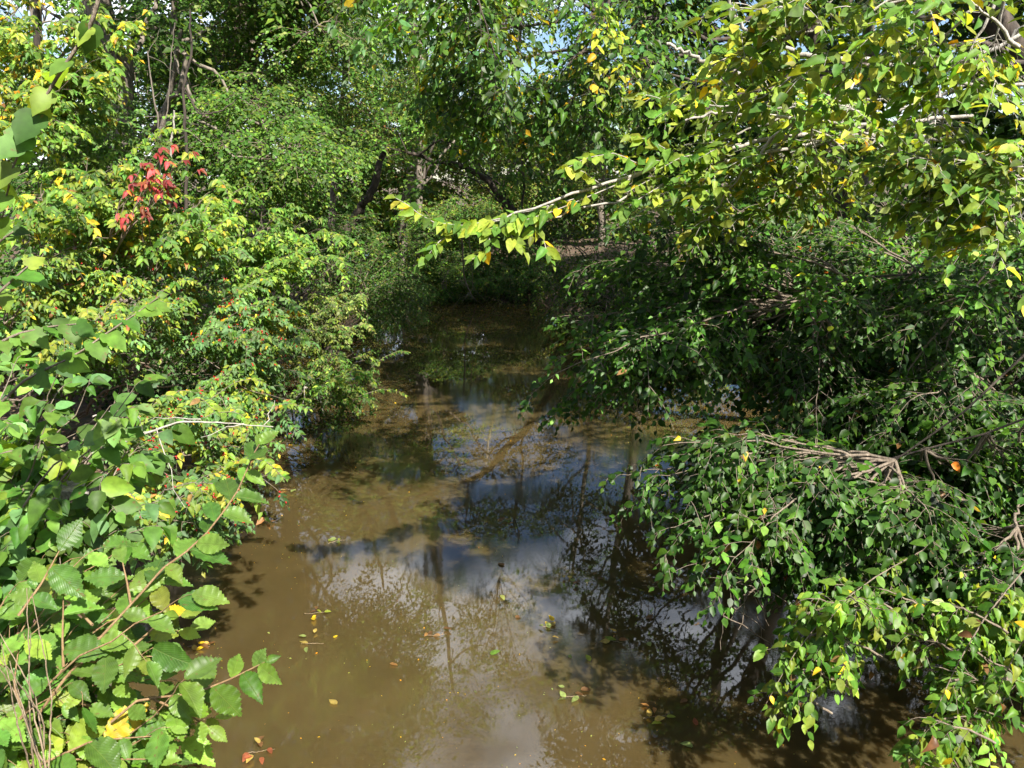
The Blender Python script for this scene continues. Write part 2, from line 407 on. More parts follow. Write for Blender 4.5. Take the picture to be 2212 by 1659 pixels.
STATS = []
def plant(name, label, cat, base, ends, seed, leaf=.07, wr=.55, shape='ovate', mat=None, palette=None, trunk=None, nstems=5, stem_r=.02, trunk_r=.15,
          stem_name='stem', bark=None, twigmat=None, reach=.75, stem_arch=.15, singles=300, berries=0, group=None, sprays=(), spray_kw=None, min_px=9, branch_from=.3,
          twig_r=.003, join_sprays=False, stuff_shape=None, twig_k=3, trunk_k=10, stems_to=None, **kw):
    rng = np.random.default_rng(seed)
    bark = bark or BARK; twigmat = twigmat or TWIG; mat = mat or LEAF
    base = np.asarray(base, float)
    T = thing(name, label, cat, base, group)
    lv = Leaves(); W = []; AX = []
    tp = None
    if trunk is not None:
        tp = np.array(trunk, float); tt = np.linspace(0, 1, 16)
        P = np.stack([np.interp(tt, np.linspace(0, 1, len(tp)), tp[:, i]) for i in range(3)], 1)
        P[1:-1] += rng.normal(0, .25*trunk_r, (14, 3))
        R = trunk_r*(1-.72*tt); R[0] *= 1.35
        V, q = tubes((P-base)[None], R[None], trunk_k); link('trunk', mesh_np('trunk', V, quads=q, mat=bark), T)
        tp = P
    ends = [np.asarray(e, float) for e in ends]
    stems = []
    tg = [ends[i] for i in rng.choice(len(ends), min(nstems, len(ends)), replace=False)] if ends else []
    if stems_to is not None: tg = [np.asarray(e, float) for e in stems_to]
    for e in tg:
        S = base + rng.normal(0, .06, 3)*[1, 1, .2] if tp is None else tp[min(15, int(rng.uniform(.35, .98)*15))]
        P = polyline(S, S+(e-S)*reach, stem_arch, 14, rng, .10); stems.append(P)
        V, q = tubes((P-base)[None], np.linspace(stem_r, stem_r*.35, 14)[None], 6)
        link(stem_name, mesh_np(stem_name, V, quads=q, mat=bark), T)
    cand = np.concatenate([P[int(len(P)*branch_from):] for P in stems] + ([tp[6:]] if tp is not None else [])) if (stems or tp is not None) else base[None]
    if sprays and ends and join_sprays:
        for P in sprays:
            P = np.asarray(P, float); u_ = np.linspace(0, 1, 20); cand = np.concatenate([cand, np.stack([np.interp(u_, np.linspace(0, 1, len(P)), P[:, i]) for i in range(3)], 1)])
    for e in ends:
        S = cand[np.argmin(np.linalg.norm(cand-e, axis=1) + rng.uniform(0, .35, len(cand)))]
        if np.linalg.norm(S-e) < .25: S = e + nrm(base-e)*.35
        AX.append(grow_bough(S, e, rng, W, lv, palette=palette, leaf=leaf, **kw))
    for P in sprays:                                            # hand-drawn leafy shoots
        P = np.asarray(P, float); tt = np.linspace(0, 1, 12)
        P = np.stack([np.interp(tt, np.linspace(0, 1, len(P)), P[:, i]) for i in range(3)], 1)
        W.append((P, np.linspace(.0042, .0016, 12)))
        k2 = dict(spacing=.055, opp=False, ldroop=.25, ang=58, tilt=.25); k2.update(spray_kw or {})
        leaves_on(P[None], rng, lv, k2['spacing'], k2.get('leaf', leaf), k2.get('palette', palette), k2['opp'], k2['ldroop'], k2['ang'], np.ones((1, 1)), s0=.05, tilt=k2['tilt'], bias=k2.get('bias'), angj=7)
    if W:
        st_ = 1 if kw.get('sub_twigs', True) else 3
        V1, q1 = tubes(np.array([p[::st_] for p, _ in W])-base, np.array([r[::st_] for _, r in W]), 5 if st_ == 1 else 3); VV, QQ = [V1], [q1]
        if AX:
            A = np.concatenate(AX); A = A if kw.get('sub_twigs', True) else A[:, ::2]; V2, q2 = tubes(A-base, np.tile(np.linspace(twig_r, twig_r*.4, A.shape[1]), (len(A), 1)), twig_k)
            VV.append(V2); QQ.append(q2+len(V1))
        o = link('twigs', mesh_np('twigs', np.concatenate(VV), quads=np.concatenate(QQ), mat=twigmat), T); o['kind'] = 'stuff'
    n = build_leaves(T, lv, shape, wr, mat, singles, rng, min_px=min_px, stuff_shape=stuff_shape)
    if berries and AX:
        A = np.concatenate(AX); i = rng.integers(0, len(A), berries); s = rng.uniform(.1, .95, berries)*4
        k = np.minimum(s.astype(int), 3); fr = (s-k)[:, None]
        p = A[i, k]*(1-fr)+A[i, k+1]*fr
        p = np.concatenate([p, p+rng.normal(0, .007, p.shape), p+rng.normal(0, .008, p.shape)]) + Z*.012 + BIAS*.01
        ico = np.array([(1, 0, 0), (-1, 0, 0), (0, 1, 0), (0, -1, 0), (0, 0, 1), (0, 0, -1)], float)*.0070
        it = np.array([(0, 2, 4), (2, 1, 4), (1, 3, 4), (3, 0, 4), (2, 0, 5), (1, 2, 5), (3, 1, 5), (0, 3, 5)])
        V = ((p-base)[:, None]+ico[None]).reshape(-1, 3); q = (it[None]+(np.arange(len(p))*6)[:, None, None]).reshape(-1, 3)
        o = link('berries', mesh_np('berries', V, q, mat=BERRY), T); o['kind'] = 'stuff'
    STATS.append((name, n))
    return T

# ------------------------------------------------------------------ the setting: ground with a creek bed, and the water
def xl(y): return np.interp(y, [-8, 2, 4, 7, 11, 15, 19.5, 22.5, 26, 32, 60], [-2.2, -2.2, -2.5, -3.5, -4.3, -4.6, -4.4, -3.6, -4.5, -8, -20])
def xr(y): return np.interp(y, [-8, 2, 8, 12, 14, 16, 20, 23.5, 26, 32, 60], [5.5, 6, 8, 8.4, 6.0, 3.6, 2.0, .6, -1.0, -4.0, -15])
_nr = np.random.default_rng(7)
_ph = _nr.uniform(0, 6.28, (8, 2)); _fr = _nr.normal(0, 1.1, (8, 2))
def gz(x, y):
    dl = xl(y)-x; dr = x-xr(y)
    d = np.maximum(dl, dr)
    nz = sum(np.sin(_fr[i, 0]*x+_fr[i, 1]*y+_ph[i, 0]) for i in range(8))*.045
    left = np.interp(d, [-1.5, -.1, .35, 1.2, 4, 30], [-.8, -.25, .28, .75, 1.3, 2.6])
    near = np.exp(-((y+1.0)/3.4)**2)                                   # the bank climbs to the bridge abutment
    lift = np.where(dl > 0, near*np.interp(dl, [0, .3, 1.4, 3], [0, .5, 1.3, 1.9]), near*np.interp(dr, [0, 1, 3], [0, .6, 1.8])*(dr > 0))
    return left + lift + nz*np.clip(d*1.5+.3, .15, 1)
gx = np.concatenate([np.linspace(-260, -16, 14)[:-1], np.linspace(-16, 16, 129), np.linspace(16, 260, 14)[1:]])
gy = np.concatenate([np.linspace(-120, -6, 8)[:-1], np.linspace(-6, 34, 141), np.linspace(34, 420, 16)[1:]])
XX, YY = np.meshgrid(gx, gy); ZZ = gz(XX, YY)
V = np.stack([XX, YY, ZZ], -1).reshape(-1, 3); nx, ny = len(gx), len(gy)
ii = np.arange(nx*ny).reshape(ny, nx)
q = np.stack([ii[:-1, :-1], ii[:-1, 1:], ii[1:, 1:], ii[1:, :-1]], -1).reshape(-1, 4)
m, N, L, P, O = newmat('leaf_litter_soil')
g = N.new('ShaderNodeNewGeometry'); no = N.new('ShaderNodeTexNoise'); no.inputs['Scale'].default_value = 9; no.inputs['Detail'].default_value = 8
vo = N.new('ShaderNodeTexVoronoi'); vo.inputs['Scale'].default_value = 22
L.new(g.outputs['Position'], no.inputs['Vector']); L.new(g.outputs['Position'], vo.inputs['Vector'])
cr = N.new('ShaderNodeValToRGB'); cr.color_ramp.elements[0].position = .3; cr.color_ramp.elements[0].color = (.035, .024, .014, 1)
cr.color_ramp.elements[1].position = .7; cr.color_ramp.elements[1].color = (.15, .10, .06, 1)
L.new(no.outputs[0], cr.inputs[0])
mx = N.new('ShaderNodeMix'); mx.data_type = 'RGBA'; mx.inputs[0].default_value = .45; mx.blend_type = 'MULTIPLY'
L.new(cr.outputs[0], mx.inputs[6]); L.new(vo.outputs['Color'], mx.inputs[7]); L.new(mx.outputs[2], P.inputs['Base Color'])
bp = N.new('ShaderNodeBump'); bp.inputs['Distance'].default_value = .05; L.new(no.outputs[0], bp.inputs['Height']); L.new(bp.outputs[0], P.inputs['Normal'])
P.inputs['Roughness'].default_value = .95
tag(link('ground', mesh_np('ground', V, quads=q, mat=m)), 'brown soil and leaf litter of the creek banks', None, None, 'structure')

m, N, L, P, O = newmat('muddy_water')
g = N.new('ShaderNodeNewGeometry')
no = N.new('ShaderNodeTexNoise'); no.inputs['Scale'].default_value = 1.3; no.inputs['Detail'].default_value = 5; no.inputs['Distortion'].default_value = 1.2
L.new(g.outputs['Position'], no.inputs['Vector'])
cr = N.new('ShaderNodeValToRGB'); cr.color_ramp.elements[0].position = .3; cr.color_ramp.elements[0].color = (.040, .0285, .0108, 1)
cr.color_ramp.elements[1].position = .75; cr.color_ramp.elements[1].color = (.052, .0375, .015, 1)
L.new(no.outputs[0], cr.inputs[0]); L.new(cr.outputs[0], P.inputs['Base Color'])
P.inputs['Roughness'].default_value = .015; P.inputs['IOR'].default_value = 1.7; P.inputs['Specular IOR Level'].default_value = .5
m.cycles.use_transparent_shadow = True; P.subsurface_method = 'BURLEY'; P.inputs['Subsurface Weight'].default_value = .85; P.inputs['Subsurface Radius'].default_value = (1, .8, .5); P.inputs['Subsurface Scale'].default_value = .14
mp = N.new('ShaderNodeMapping'); mp.inputs['Scale'].default_value = (1.0, 2.2, 1); L.new(g.outputs['Position'], mp.inputs[0])
n1 = N.new('ShaderNodeTexNoise'); n1.inputs['Scale'].default_value = 5; n1.inputs['Detail'].default_value = 3
L.new(mp.outputs[0], n1.inputs['Vector'])
b1 = N.new('ShaderNodeBump'); b1.inputs['Strength'].default_value = .004; b1.inputs['Distance'].default_value = .02
L.new(n1.outputs[0], b1.inputs['Height'])
n4 = N.new('ShaderNodeTexNoise'); n4.inputs['Scale'].default_value = 34; n4.inputs['Detail'].default_value = 2; L.new(mp.outputs[0], n4.inputs['Vector'])
n5 = N.new('ShaderNodeTexNoise'); n5.inputs['Scale'].default_value = .55; L.new(g.outputs['Position'], n5.inputs['Vector'])
m5 = N.new('ShaderNodeMapRange'); m5.inputs[1].default_value = .48; m5.inputs[2].default_value = .62; m5.inputs[4].default_value = .035; L.new(n5.outputs[0], m5.inputs[0])
b2 = N.new('ShaderNodeBump'); b2.inputs['Distance'].default_value = .006; L.new(m5.outputs[0], b2.inputs['Strength']); L.new(n4.outputs[0], b2.inputs['Height']); L.new(b1.outputs[0], b2.inputs['Normal'])
L.new(b2.outputs[0], P.inputs['Normal'])
WATER = m
wx, wy = np.linspace(-12, 12, 5), np.linspace(-8, 45, 5)
XX, YY = np.meshgrid(wx, wy); ii = np.arange(25).reshape(5, 5)
tag(link('water', mesh_np('water', np.stack([XX, YY, XX*0], -1).reshape(-1, 3), quads=np.stack([ii[:-1, :-1], ii[:-1, 1:], ii[1:, 1:], ii[1:, :-1]], -1).reshape(-1, 4), mat=WATER)),
    'still brown creek water reflecting trees and sky', None, None, 'structure')

def gnd(x, y): return np.array([x, y, float(gz(np.array(x), np.array(y)))-.05])
def ends_px(poly, n, seed, d0, d1=None, jit=.35, holes=(), zmin=.12):
    """n bough tips in a screen-shaped region, at real depths d0 (top) to d1 (bottom)"""
    rng = np.random.default_rng(seed); ys = [p[1] for p in poly]; d1 = d0 if d1 is None else d1; out = []
    for x, y in fill(poly, n, rng, holes):
        f = (y-min(ys))/(max(ys)-min(ys)); e = at(x, y, d0+(d1-d0)*f+rng.normal(0, jit)); e[2] = max(e[2], zmin); out.append(e)
    return out
def box_ends(c, r, n, seed, shell=.5):
    rng = np.random.default_rng(seed); out = []
    while len(out) < n:
        v = rng.uniform(-1, 1, 3); k = np.linalg.norm(v)
        if shell < k < 1: out.append(np.array(c)+v*np.array(r))
    return out

# ================================================================== RIGHT BANK
P_RIGHT = pal(('dark', 6), ('mid', 5), ('green', 2.4), ('bright', .6), ('deep', 2), ('yellow', .06), ('orange', .02), ('brown', .05))  # leaf greens darkened to deepen the shade on the right side
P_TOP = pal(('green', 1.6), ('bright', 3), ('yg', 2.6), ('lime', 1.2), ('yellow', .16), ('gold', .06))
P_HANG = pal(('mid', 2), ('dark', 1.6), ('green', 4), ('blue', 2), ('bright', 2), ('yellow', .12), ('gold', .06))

# the big tree whose trunk stands out of the picture on the near right bank
main_poly = [(1250, 520), (1330, 430), (1450, 390), (1700, 380), (1900, 560), (2230, 520), (2230, 1010), (1900, 1010), (1680, 860), (1500, 780), (1240, 860), (1180, 800), (1210, 700), (1260, 640)]
holes = [(1590, 850, 70, 30), (1900, 440, 110, 80)]
ends = ends_px(main_poly, 84, 11, 7.4, 5.6, .55, holes, .35)
ends += ends_px([(1260, 700), (1460, 640), (1500, 780), (1240, 850)], 8, 12, 6.4, 6.2, .3)
ends += ends_px([(1750, 800), (2240, 780), (2240, 1020), (1780, 1000)], 18, 13, 5.6, 5.2, .3)
ends += ends_px([(2250, 350), (2700, 300), (2700, 1000), (2250, 1000)], 22, 15, 6.6, 5.6, .4, (), .35)
ends += ends_px([(1560, 420), (2240, 400), (2240, 640), (1560, 640)], 16, 14, 8.2, 7.8, .4)
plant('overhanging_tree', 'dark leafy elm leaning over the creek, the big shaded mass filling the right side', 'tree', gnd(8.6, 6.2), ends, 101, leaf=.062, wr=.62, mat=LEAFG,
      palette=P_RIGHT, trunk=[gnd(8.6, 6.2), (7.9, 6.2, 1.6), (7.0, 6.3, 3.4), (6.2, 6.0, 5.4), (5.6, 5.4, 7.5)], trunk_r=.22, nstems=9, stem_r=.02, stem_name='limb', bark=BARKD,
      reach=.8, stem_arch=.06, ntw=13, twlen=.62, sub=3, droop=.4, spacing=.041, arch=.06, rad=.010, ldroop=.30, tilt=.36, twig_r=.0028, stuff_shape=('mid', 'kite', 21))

low_poly = [(1345, 1030), (1420, 960), (1560, 930), (1700, 990), (1960, 1020), (2230, 960), (2230, 1430), (2080, 1330), (1880, 1330), (1720, 1260), (1500, 1190), (1400, 1120)]
ends = ends_px(low_poly, 64, 21, 5.0, 3.9, .3, [(1620, 1275, 60, 40)], .3)
ends += ends_px([(2250, 960), (2700, 940), (2700, 1500), (2250, 1450)], 16, 22, 4.8, 3.9, .3, (), .3)
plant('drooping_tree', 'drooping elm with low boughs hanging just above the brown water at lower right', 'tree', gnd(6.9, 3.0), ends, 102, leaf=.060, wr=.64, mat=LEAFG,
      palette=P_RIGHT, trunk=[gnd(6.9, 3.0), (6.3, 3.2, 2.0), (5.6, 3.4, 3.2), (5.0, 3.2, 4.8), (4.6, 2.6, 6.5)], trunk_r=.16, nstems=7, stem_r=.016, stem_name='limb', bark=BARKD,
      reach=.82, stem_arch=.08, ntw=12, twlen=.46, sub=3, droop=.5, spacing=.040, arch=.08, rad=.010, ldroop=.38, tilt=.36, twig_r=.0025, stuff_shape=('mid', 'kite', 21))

# lit drooping sprays in front of it
A_ = [at(2010, 1180, 3.9), at(1900, 1240, 3.75), at(1790, 1320, 3.6), at(1710, 1420, 3.5), at(1655, 1520, 3.45)]
B_ = [at(2212, 1230, 3.4), at(2130, 1330, 3.3), at(2070, 1430, 3.2), at(2010, 1560, 3.15), at(1950, 1650, 3.1)]
D_ = [at(2260, 1320, 3.1), at(2200, 1400, 3.1), at(2150, 1500, 3.05)]
ends = ends_px([(1680, 1330), (1800, 1250), (1900, 1260), (1850, 1370), (1740, 1450), (1650, 1510)], 16, 31, 3.8, 3.5, .08)
ends += ends_px([(1850, 1300), (2212, 1240), (2212, 1500), (2090, 1560), (2060, 1640), (1960, 1650), (1990, 1480), (1900, 1340)], 20, 32, 3.6, 3.1, .1)
plant('weeping_branch', 'sunlit yellow-green elm branch drooping to the water at the lower right corner', 'branch', gnd(6.2, 2.2), ends, 103, leaf=.062, wr=.60, mat=LEAFG,
      palette=pal(('green', 3), ('bright', 4), ('yg', 3), ('mid', 2), ('yellow', .16), ('pale', .2), ('brown', .12)), trunk=[gnd(6.2, 2.2), (5.4, 2.6, 2.0), (4.5, 3.0, 2.2), (3.6, 3.3, 2.1)], trunk_r=.04,
      nstems=0, stem_name='limb', bark=BARKD, join_sprays=True, ntw=7, twlen=.2, sub=1, droop=.6, spacing=.032, arch=.1, rad=.007, ldroop=.6, tilt=.3, twig_r=.002,
      sprays=[A_, B_, D_], spray_kw=dict(spacing=.035))

# sunlit boughs across the top right, nearest to the bridge
ends = ends_px([(1420, 170), (1560, 20), (1800, -60), (2260, -60), (2260, 200), (2000, 230), (1750, 250), (1500, 220)], 17, 41, 3.7, 4.1, .35, [(1800, 60, 60, 40)])
ends += ends_px([(1420, 200), (2000, 210), (2212, 260), (2212, 430), (1900, 350), (1500, 350)], 17, 42, 5.2, 5.4, .3)
ends += ends_px([(1330, 330), (1560, 300), (1850, 340), (1800, 460), (1600, 500), (1380, 480)], 10, 43, 5.7, 5.9, .3)
ends += ends_px([(1960, 280), (2080, 300), (2212, 330), (2212, 520), (2060, 470), (1980, 400)], 12, 44, 4.3, 4.2, .15)
limb1 = [at(2300, 340, 5.6), at(1900, 285, 5.4), at(1640, 300, 5.2), at(1390, 370, 5.0), at(1190, 435, 4.8), at(1010, 490, 4.7)]
shoots = [[at(1400, 370, 5.0), at(1200, 455, 4.8), at(1080, 492, 4.7), at(980, 500, 4.65)],
          [at(1240, 430, 4.9), at(1090, 470, 4.75), at(1000, 488, 4.7), at(940, 480, 4.65)],
          [at(1000, 490, 4.7), at(950, 520, 4.65), at(930, 545, 4.6), at(905, 572, 4.6)],
          [at(940, 482, 4.65), at(905, 462, 4.6), at(880, 442, 4.6), at(855, 428, 4.6)],
          [at(1040, 480, 4.7), at(1060, 520, 4.65), at(1045, 545, 4.65), at(1020, 560, 4.6)],
          [at(1090, 475, 4.75), at(1110, 520, 4.7), at(1130, 545, 4.7)],
          [at(1170, 500, 4.8), at(1180, 540, 4.75), at(1195, 575, 4.75)], [at(1190, 440, 4.8), at(1160, 480, 4.8), at(1150, 510, 4.75)],
          [at(1300, 400, 4.9), at(1260, 370, 4.85), at(1220, 365, 4.8)], [at(1400, 365, 5), at(1330, 330, 4.9), at(1270, 340, 4.85), at(1210, 370, 4.8)],
          [at(1470, 340, 5.1), at(1400, 300, 5.0), at(1350, 295, 5.0)], [at(1430, 400, 5.0), at(1380, 430, 4.9), at(1330, 470, 4.9)],
          [at(1500, 340, 5.1), at(1440, 350, 5.0), at(1380, 340, 5.0)]]
for px, py in ((1450, 380), (1520, 330), (1560, 350), (1600, 310), (1660, 330), (1500, 400), (1580, 400)):
    shoots.append([at(px, py, 5.1), at(px-50, py+10, 5.0), at(px-95, py+35, 4.95)])
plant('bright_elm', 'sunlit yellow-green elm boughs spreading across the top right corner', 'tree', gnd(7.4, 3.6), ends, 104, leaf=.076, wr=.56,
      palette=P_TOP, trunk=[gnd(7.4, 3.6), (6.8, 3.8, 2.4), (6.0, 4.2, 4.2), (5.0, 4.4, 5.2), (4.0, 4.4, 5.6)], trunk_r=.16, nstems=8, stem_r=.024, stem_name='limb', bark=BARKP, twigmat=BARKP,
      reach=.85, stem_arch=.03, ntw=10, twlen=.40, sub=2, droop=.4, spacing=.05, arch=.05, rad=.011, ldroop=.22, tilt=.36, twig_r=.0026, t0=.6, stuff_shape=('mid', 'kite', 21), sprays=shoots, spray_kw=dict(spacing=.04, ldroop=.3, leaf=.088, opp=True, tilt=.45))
LT = [o for o in C.objects if o.name.startswith('bright_elm')][0]
def add_limb(T, pts, r0, r1, mat, name='limb', k=8, wob=.01, seed=1):
    rng = np.random.default_rng(seed); p = np.array(pts, float); tt = np.linspace(0, 1, 26)
    # smooth through the points
    s = np.linspace(0, 1, len(p)); P = np.stack([np.interp(tt, s, p[:, i]) for i in range(3)], 1)
    for _ in range(2): P[1:-1] = .25*P[:-2]+.5*P[1:-1]+.25*P[2:]
    P[1:-1] += rng.normal(0, wob, (24, 3)); b = np.array(T.location)
    V, q = tubes((P-b)[None], np.linspace(r0, r1, 26)[None], k)
    return link(name, mesh_np(name, V, quads=q, mat=mat), T)
add_limb(LT, limb1, .019, .005, BARKP, wob=.013)
add_limb(LT, [at(1900, 285, 5.4), at(1650, 330, 5.2), at(1500, 370, 5.1), at(1330, 440, 4.95), at(1210, 465, 4.85), at(1080, 490, 4.75)], .012, .004, BARKP, wob=.012, seed=2)
add_limb(LT, [at(1560, -20, 4.2), at(1600, 60, 4.2), at(1680, 100, 4.2), at(1760, 125, 4.2), at(1900, 130, 4.2), at(2020, 170, 4.4)], .008, .016, BARKP, wob=.006, seed=3)
add_limb(LT, [at(1440, 95, 4.4), at(1530, 135, 4.4), at(1600, 160, 4.5)], .009, .013, BARKP, wob=.005, seed=4)
add_limb(LT, [at(2100, 250, 4.8), at(1860, 270, 4.8), at(1560, 240, 4.7), at(1480, 260, 4.7)], .013, .006, BARKP, wob=.006, seed=5)

# upper crown of the near tree: above the picture, it shades the right side and the water
ends = box_ends((6.3, 1.2, 7.6), (2.5, 2.7, 1.4), 6, 51, .2)
ends = [e for e in ends if e[2] > H+.35*max(e[1], 0)+.5]
plant('tall_elm', 'tall elm on the near right bank whose crown arches over the bridge rail', 'tree', gnd(8.0, 1.2), ends, 105, leaf=.10, wr=.6, shape='far',
      palette=P_RIGHT, trunk=[gnd(8.0, 1.2), (7.6, 1.4, 3), (7.0, 1.8, 5), (6.0, 2.2, 7), (5.2, 2.5, 8.5)], trunk_r=.24, nstems=12, stem_r=.04, stem_name='limb',
      ntw=12, twlen=.8, sub=3, droop=.3, spacing=.085, singles=0, twig_r=.003, sub_twigs=False)

# dark glossy boughs hanging in the middle of the top edge
ends = ends_px([(760, -40), (1450, -60), (1440, 180), (1320, 280), (1180, 310), (1060, 230), (900, 250), (840, 150)], 40, 61, 6.2, 6.8, .5, [(1100, 110, 120, 45), (1170, 40, 55, 60), (1330, 130, 60, 50)])
ends += ends_px([(900, 210), (1300, 200), (1280, 300), (1120, 320), (960, 280)], 10, 62, 7.5, 7.5, .3)
ends += [e for e in box_ends((4.6, 10.0, 8.6), (3.2, 3.8, 1.9), 16, 63, .2) if e[2] > H+.22*e[1]+.6]
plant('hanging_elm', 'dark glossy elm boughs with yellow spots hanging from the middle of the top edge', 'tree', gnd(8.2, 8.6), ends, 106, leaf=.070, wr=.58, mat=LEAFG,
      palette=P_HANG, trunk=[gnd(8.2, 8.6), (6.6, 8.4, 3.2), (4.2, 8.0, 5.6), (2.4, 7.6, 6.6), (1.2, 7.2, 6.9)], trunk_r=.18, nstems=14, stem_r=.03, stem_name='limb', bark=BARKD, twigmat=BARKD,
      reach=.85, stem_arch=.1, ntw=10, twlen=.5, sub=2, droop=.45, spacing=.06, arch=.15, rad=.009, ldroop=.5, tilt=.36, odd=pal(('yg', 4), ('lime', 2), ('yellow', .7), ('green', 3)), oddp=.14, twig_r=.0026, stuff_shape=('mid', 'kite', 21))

# understorey behind the overhanging tree
for k, (nm, lab, poly, d, base, pl, n, lf, sd) in enumerate([
    ('bank_thicket', 'shaded thicket on the far right bank behind the overhanging elm', [(1500, 420), (2230, 380), (2230, 830), (1900, 830), (1500, 770)], 14.5, (7.5, 15.0), P_RIGHT, 110, .085, 111),
    ('woodland_shrub', 'dim shrub among thin trunks at the right edge', [(1700, 330), (2260, 250), (2260, 540), (1700, 560)], 18, (9.5, 18.5), pal(('dark', 3), ('olive', 2), ('mid', 2), ('yg', .5)), 36, .08, 112),
    ('bank_bush', 'leafy bush on the muddy right bank outside the bend', [(2260, 480), (3000, 450), (3000, 1000), (2260, 900)], 9.5, (10.2, 9.4), P_RIGHT, 26, .085, 115),
    ('edge_shrub', 'shaded leafy shrub on the right bank at the right edge of the picture', [(1930, 480), (2240, 450), (2240, 800), (1930, 780)], 11.5, (8.9, 11.6), P_RIGHT, 34, .07, 114),
    ('creekside_shrub', 'dark shrub on the right bank beside the leaning trunk', [(1130, 440), (1420, 430), (1500, 620), (1420, 740), (1180, 690), (1140, 600)], 18.5, (2.8, 19.2), pal(('mid', 3), ('dark', 3), ('olive', 2), ('green', 2), ('yg', .6)), 46, .07, 113)]):
    plant(nm, lab, 'shrub', gnd(*base), ends_px(poly, n, sd, d, d-1.0, .7, zmin=.2), sd, leaf=lf, shape='far', wr=.6, palette=pl, nstems=10, stem_r=.03, ntw=12, twlen=.75, sub=3, spacing=.07, droop=.4, singles=0, twig_r=.004, sub_twigs=False)

# ================================================================== LEFT BANK, near
P_ELM = pal(('green', 4), ('bright', 7), ('mid', .8), ('yg', 1.2), ('yellow', .05), ('brown', .02))
sh = [[at(83, 1543, 1.75), at(160, 1439, 1.8), at(283, 1306, 1.9), at(360, 1219, 1.95), at(427, 1176, 2.0), at(483, 1106, 2.05), at(520, 1050, 2.1), at(545, 985, 2.12), at(560, 960, 2.13)],
      [at(160, 1439, 1.8), at(230, 1425, 1.85), at(290, 1416, 1.88), at(350, 1419, 1.9)],
      [at(240, 1560, 1.75), at(300, 1510, 1.78), at(417, 1499, 1.85), at(493, 1469, 1.88), at(540, 1446, 1.9), at(572, 1430, 1.9)],
      [at(137, 1440, 1.8), at(135, 1380, 1.82), at(137, 1290, 1.85)],
      [at(283, 1306, 1.9), at(275, 1260, 1.92), at(265, 1215, 1.95)],
      [at(40, 1330, 1.8), at(90, 1260, 1.85), at(128, 1190, 1.9)], [at(160, 1515, 1.75), at(215, 1530, 1.8), at(290, 1560, 1.8)],
      [at(90, 1650, 1.7), at(200, 1600, 1.72), at(330, 1590, 1.75)], [at(150, 1680, 1.65), at(240, 1640, 1.7), at(330, 1640, 1.7)], [at(60, 1560, 1.7), at(30, 1480, 1.75), at(40, 1400, 1.8)],
      [at(283, 1400, 1.85), at(340, 1350, 1.9), at(390, 1330, 1.92)], [at(200, 1350, 1.85), at(150, 1300, 1.9), at(90, 1290, 1.9)], [at(330, 1510, 1.8), at(400, 1540, 1.82), at(450, 1570, 1.82)],
      [at(200, 1480, 1.8), at(260, 1470, 1.82), at(330, 1455, 1.85)]]
ends = ends_px([(0, 1230), (250, 1200), (350, 1290), (380, 1450), (440, 1560), (380, 1660), (0, 1660)], 48, 71, 2.05, 1.8, .08)
plant('elm_sapling', 'young elm with big saw-toothed bright green leaves at the lower left corner', 'sapling', gnd(-2.3, 1.2), ends, 201, leaf=.096, wr=.55, shape='elm', mat=LEAFV,
      palette=P_ELM, nstems=3, stem_r=.009, bark=TWIGR, twigmat=TWIGR, ntw=5, twlen=.2, sub=0, droop=.35, spacing=.06, arch=.1, rad=.006, ldroop=.25, tilt=.28, twig_r=.0018, sprays=sh,
      spray_kw=dict(spacing=.042, ldroop=.18, ang=60, tilt=.24))

P_VINE = pal(('green', 4), ('bright', 4), ('mid', 1.2), ('hs', 2), ('yg', .5))
sh = [[at(215, -10, 1.5), at(195, 60, 1.5), at(130, 155, 1.5), at(95, 215, 1.5), at(55, 290, 1.5), at(25, 370, 1.5), at(5, 470, 1.5)],
      [at(-30, 900, 2.0), at(60, 815, 2.0), at(160, 770, 2.05), at(230, 720, 2.1), at(290, 680, 2.15), at(345, 640, 2.2)],
      [at(-40, 760, 1.9), at(40, 720, 1.9), at(110, 705, 1.95), at(165, 700, 1.95)], [at(-30, 560, 1.6), at(0, 520, 1.6), at(30, 500, 1.6)],
      [at(-30, 660, 1.7), at(10, 620, 1.7), at(60, 575, 1.75)]]
plant('mulberry_vine', 'soft-focus vine with broad lobed leaves climbing along the left edge', 'vine', gnd(-2.6, 1.0), [], 202, leaf=.052, wr=.85, shape='lobed', mat=LEAF, palette=pal(('green', 3), ('bright', 5), ('yg', 1)),
      nstems=0, bark=TWIG, sprays=sh, spray_kw=dict(spacing=.03, ldroop=.35, ang=55, tilt=.3, bias=nrm(np.array([.35, -.75, .6]))))
VT = [o for o in C.objects if o.name.startswith('mulberry_vine')][0]
add_limb(VT, [VT.location, (-2.4, 1.1, 2.4), (-1.9, 1.5, 3.2), (-1.55, 1.5, 3.7), at(5, 470, 1.5)], .006, .003, TWIG, name='stem', wob=.01)
ends = ends_px([(-20, 780), (180, 830), (330, 850), (340, 960), (290, 1060), (330, 1140), (200, 1190), (-20, 1190)], 42, 72, 2.6, 2.3, .12, [(180, 1092, 52, 46)])
plant('broadleaf_vine', 'dense broad-leaved green vine heaped over grey timbers at the left edge', 'vine', gnd(-3.0, 1.9), ends, 203, leaf=.066, wr=.72, shape='ovate', mat=LEAF, palette=P_VINE,
      nstems=5, stem_r=.010, bark=TWIG, ntw=6, twlen=.2, sub=1, droop=.4, spacing=.044, rad=.006, ldroop=.4, tilt=.32, twig_r=.002)
ends = ends_px([(-20, 1230), (120, 1250), (150, 1400), (200, 1560), (260, 1659), (-20, 1659)], 30, 73, 2.3, 1.9, .08)
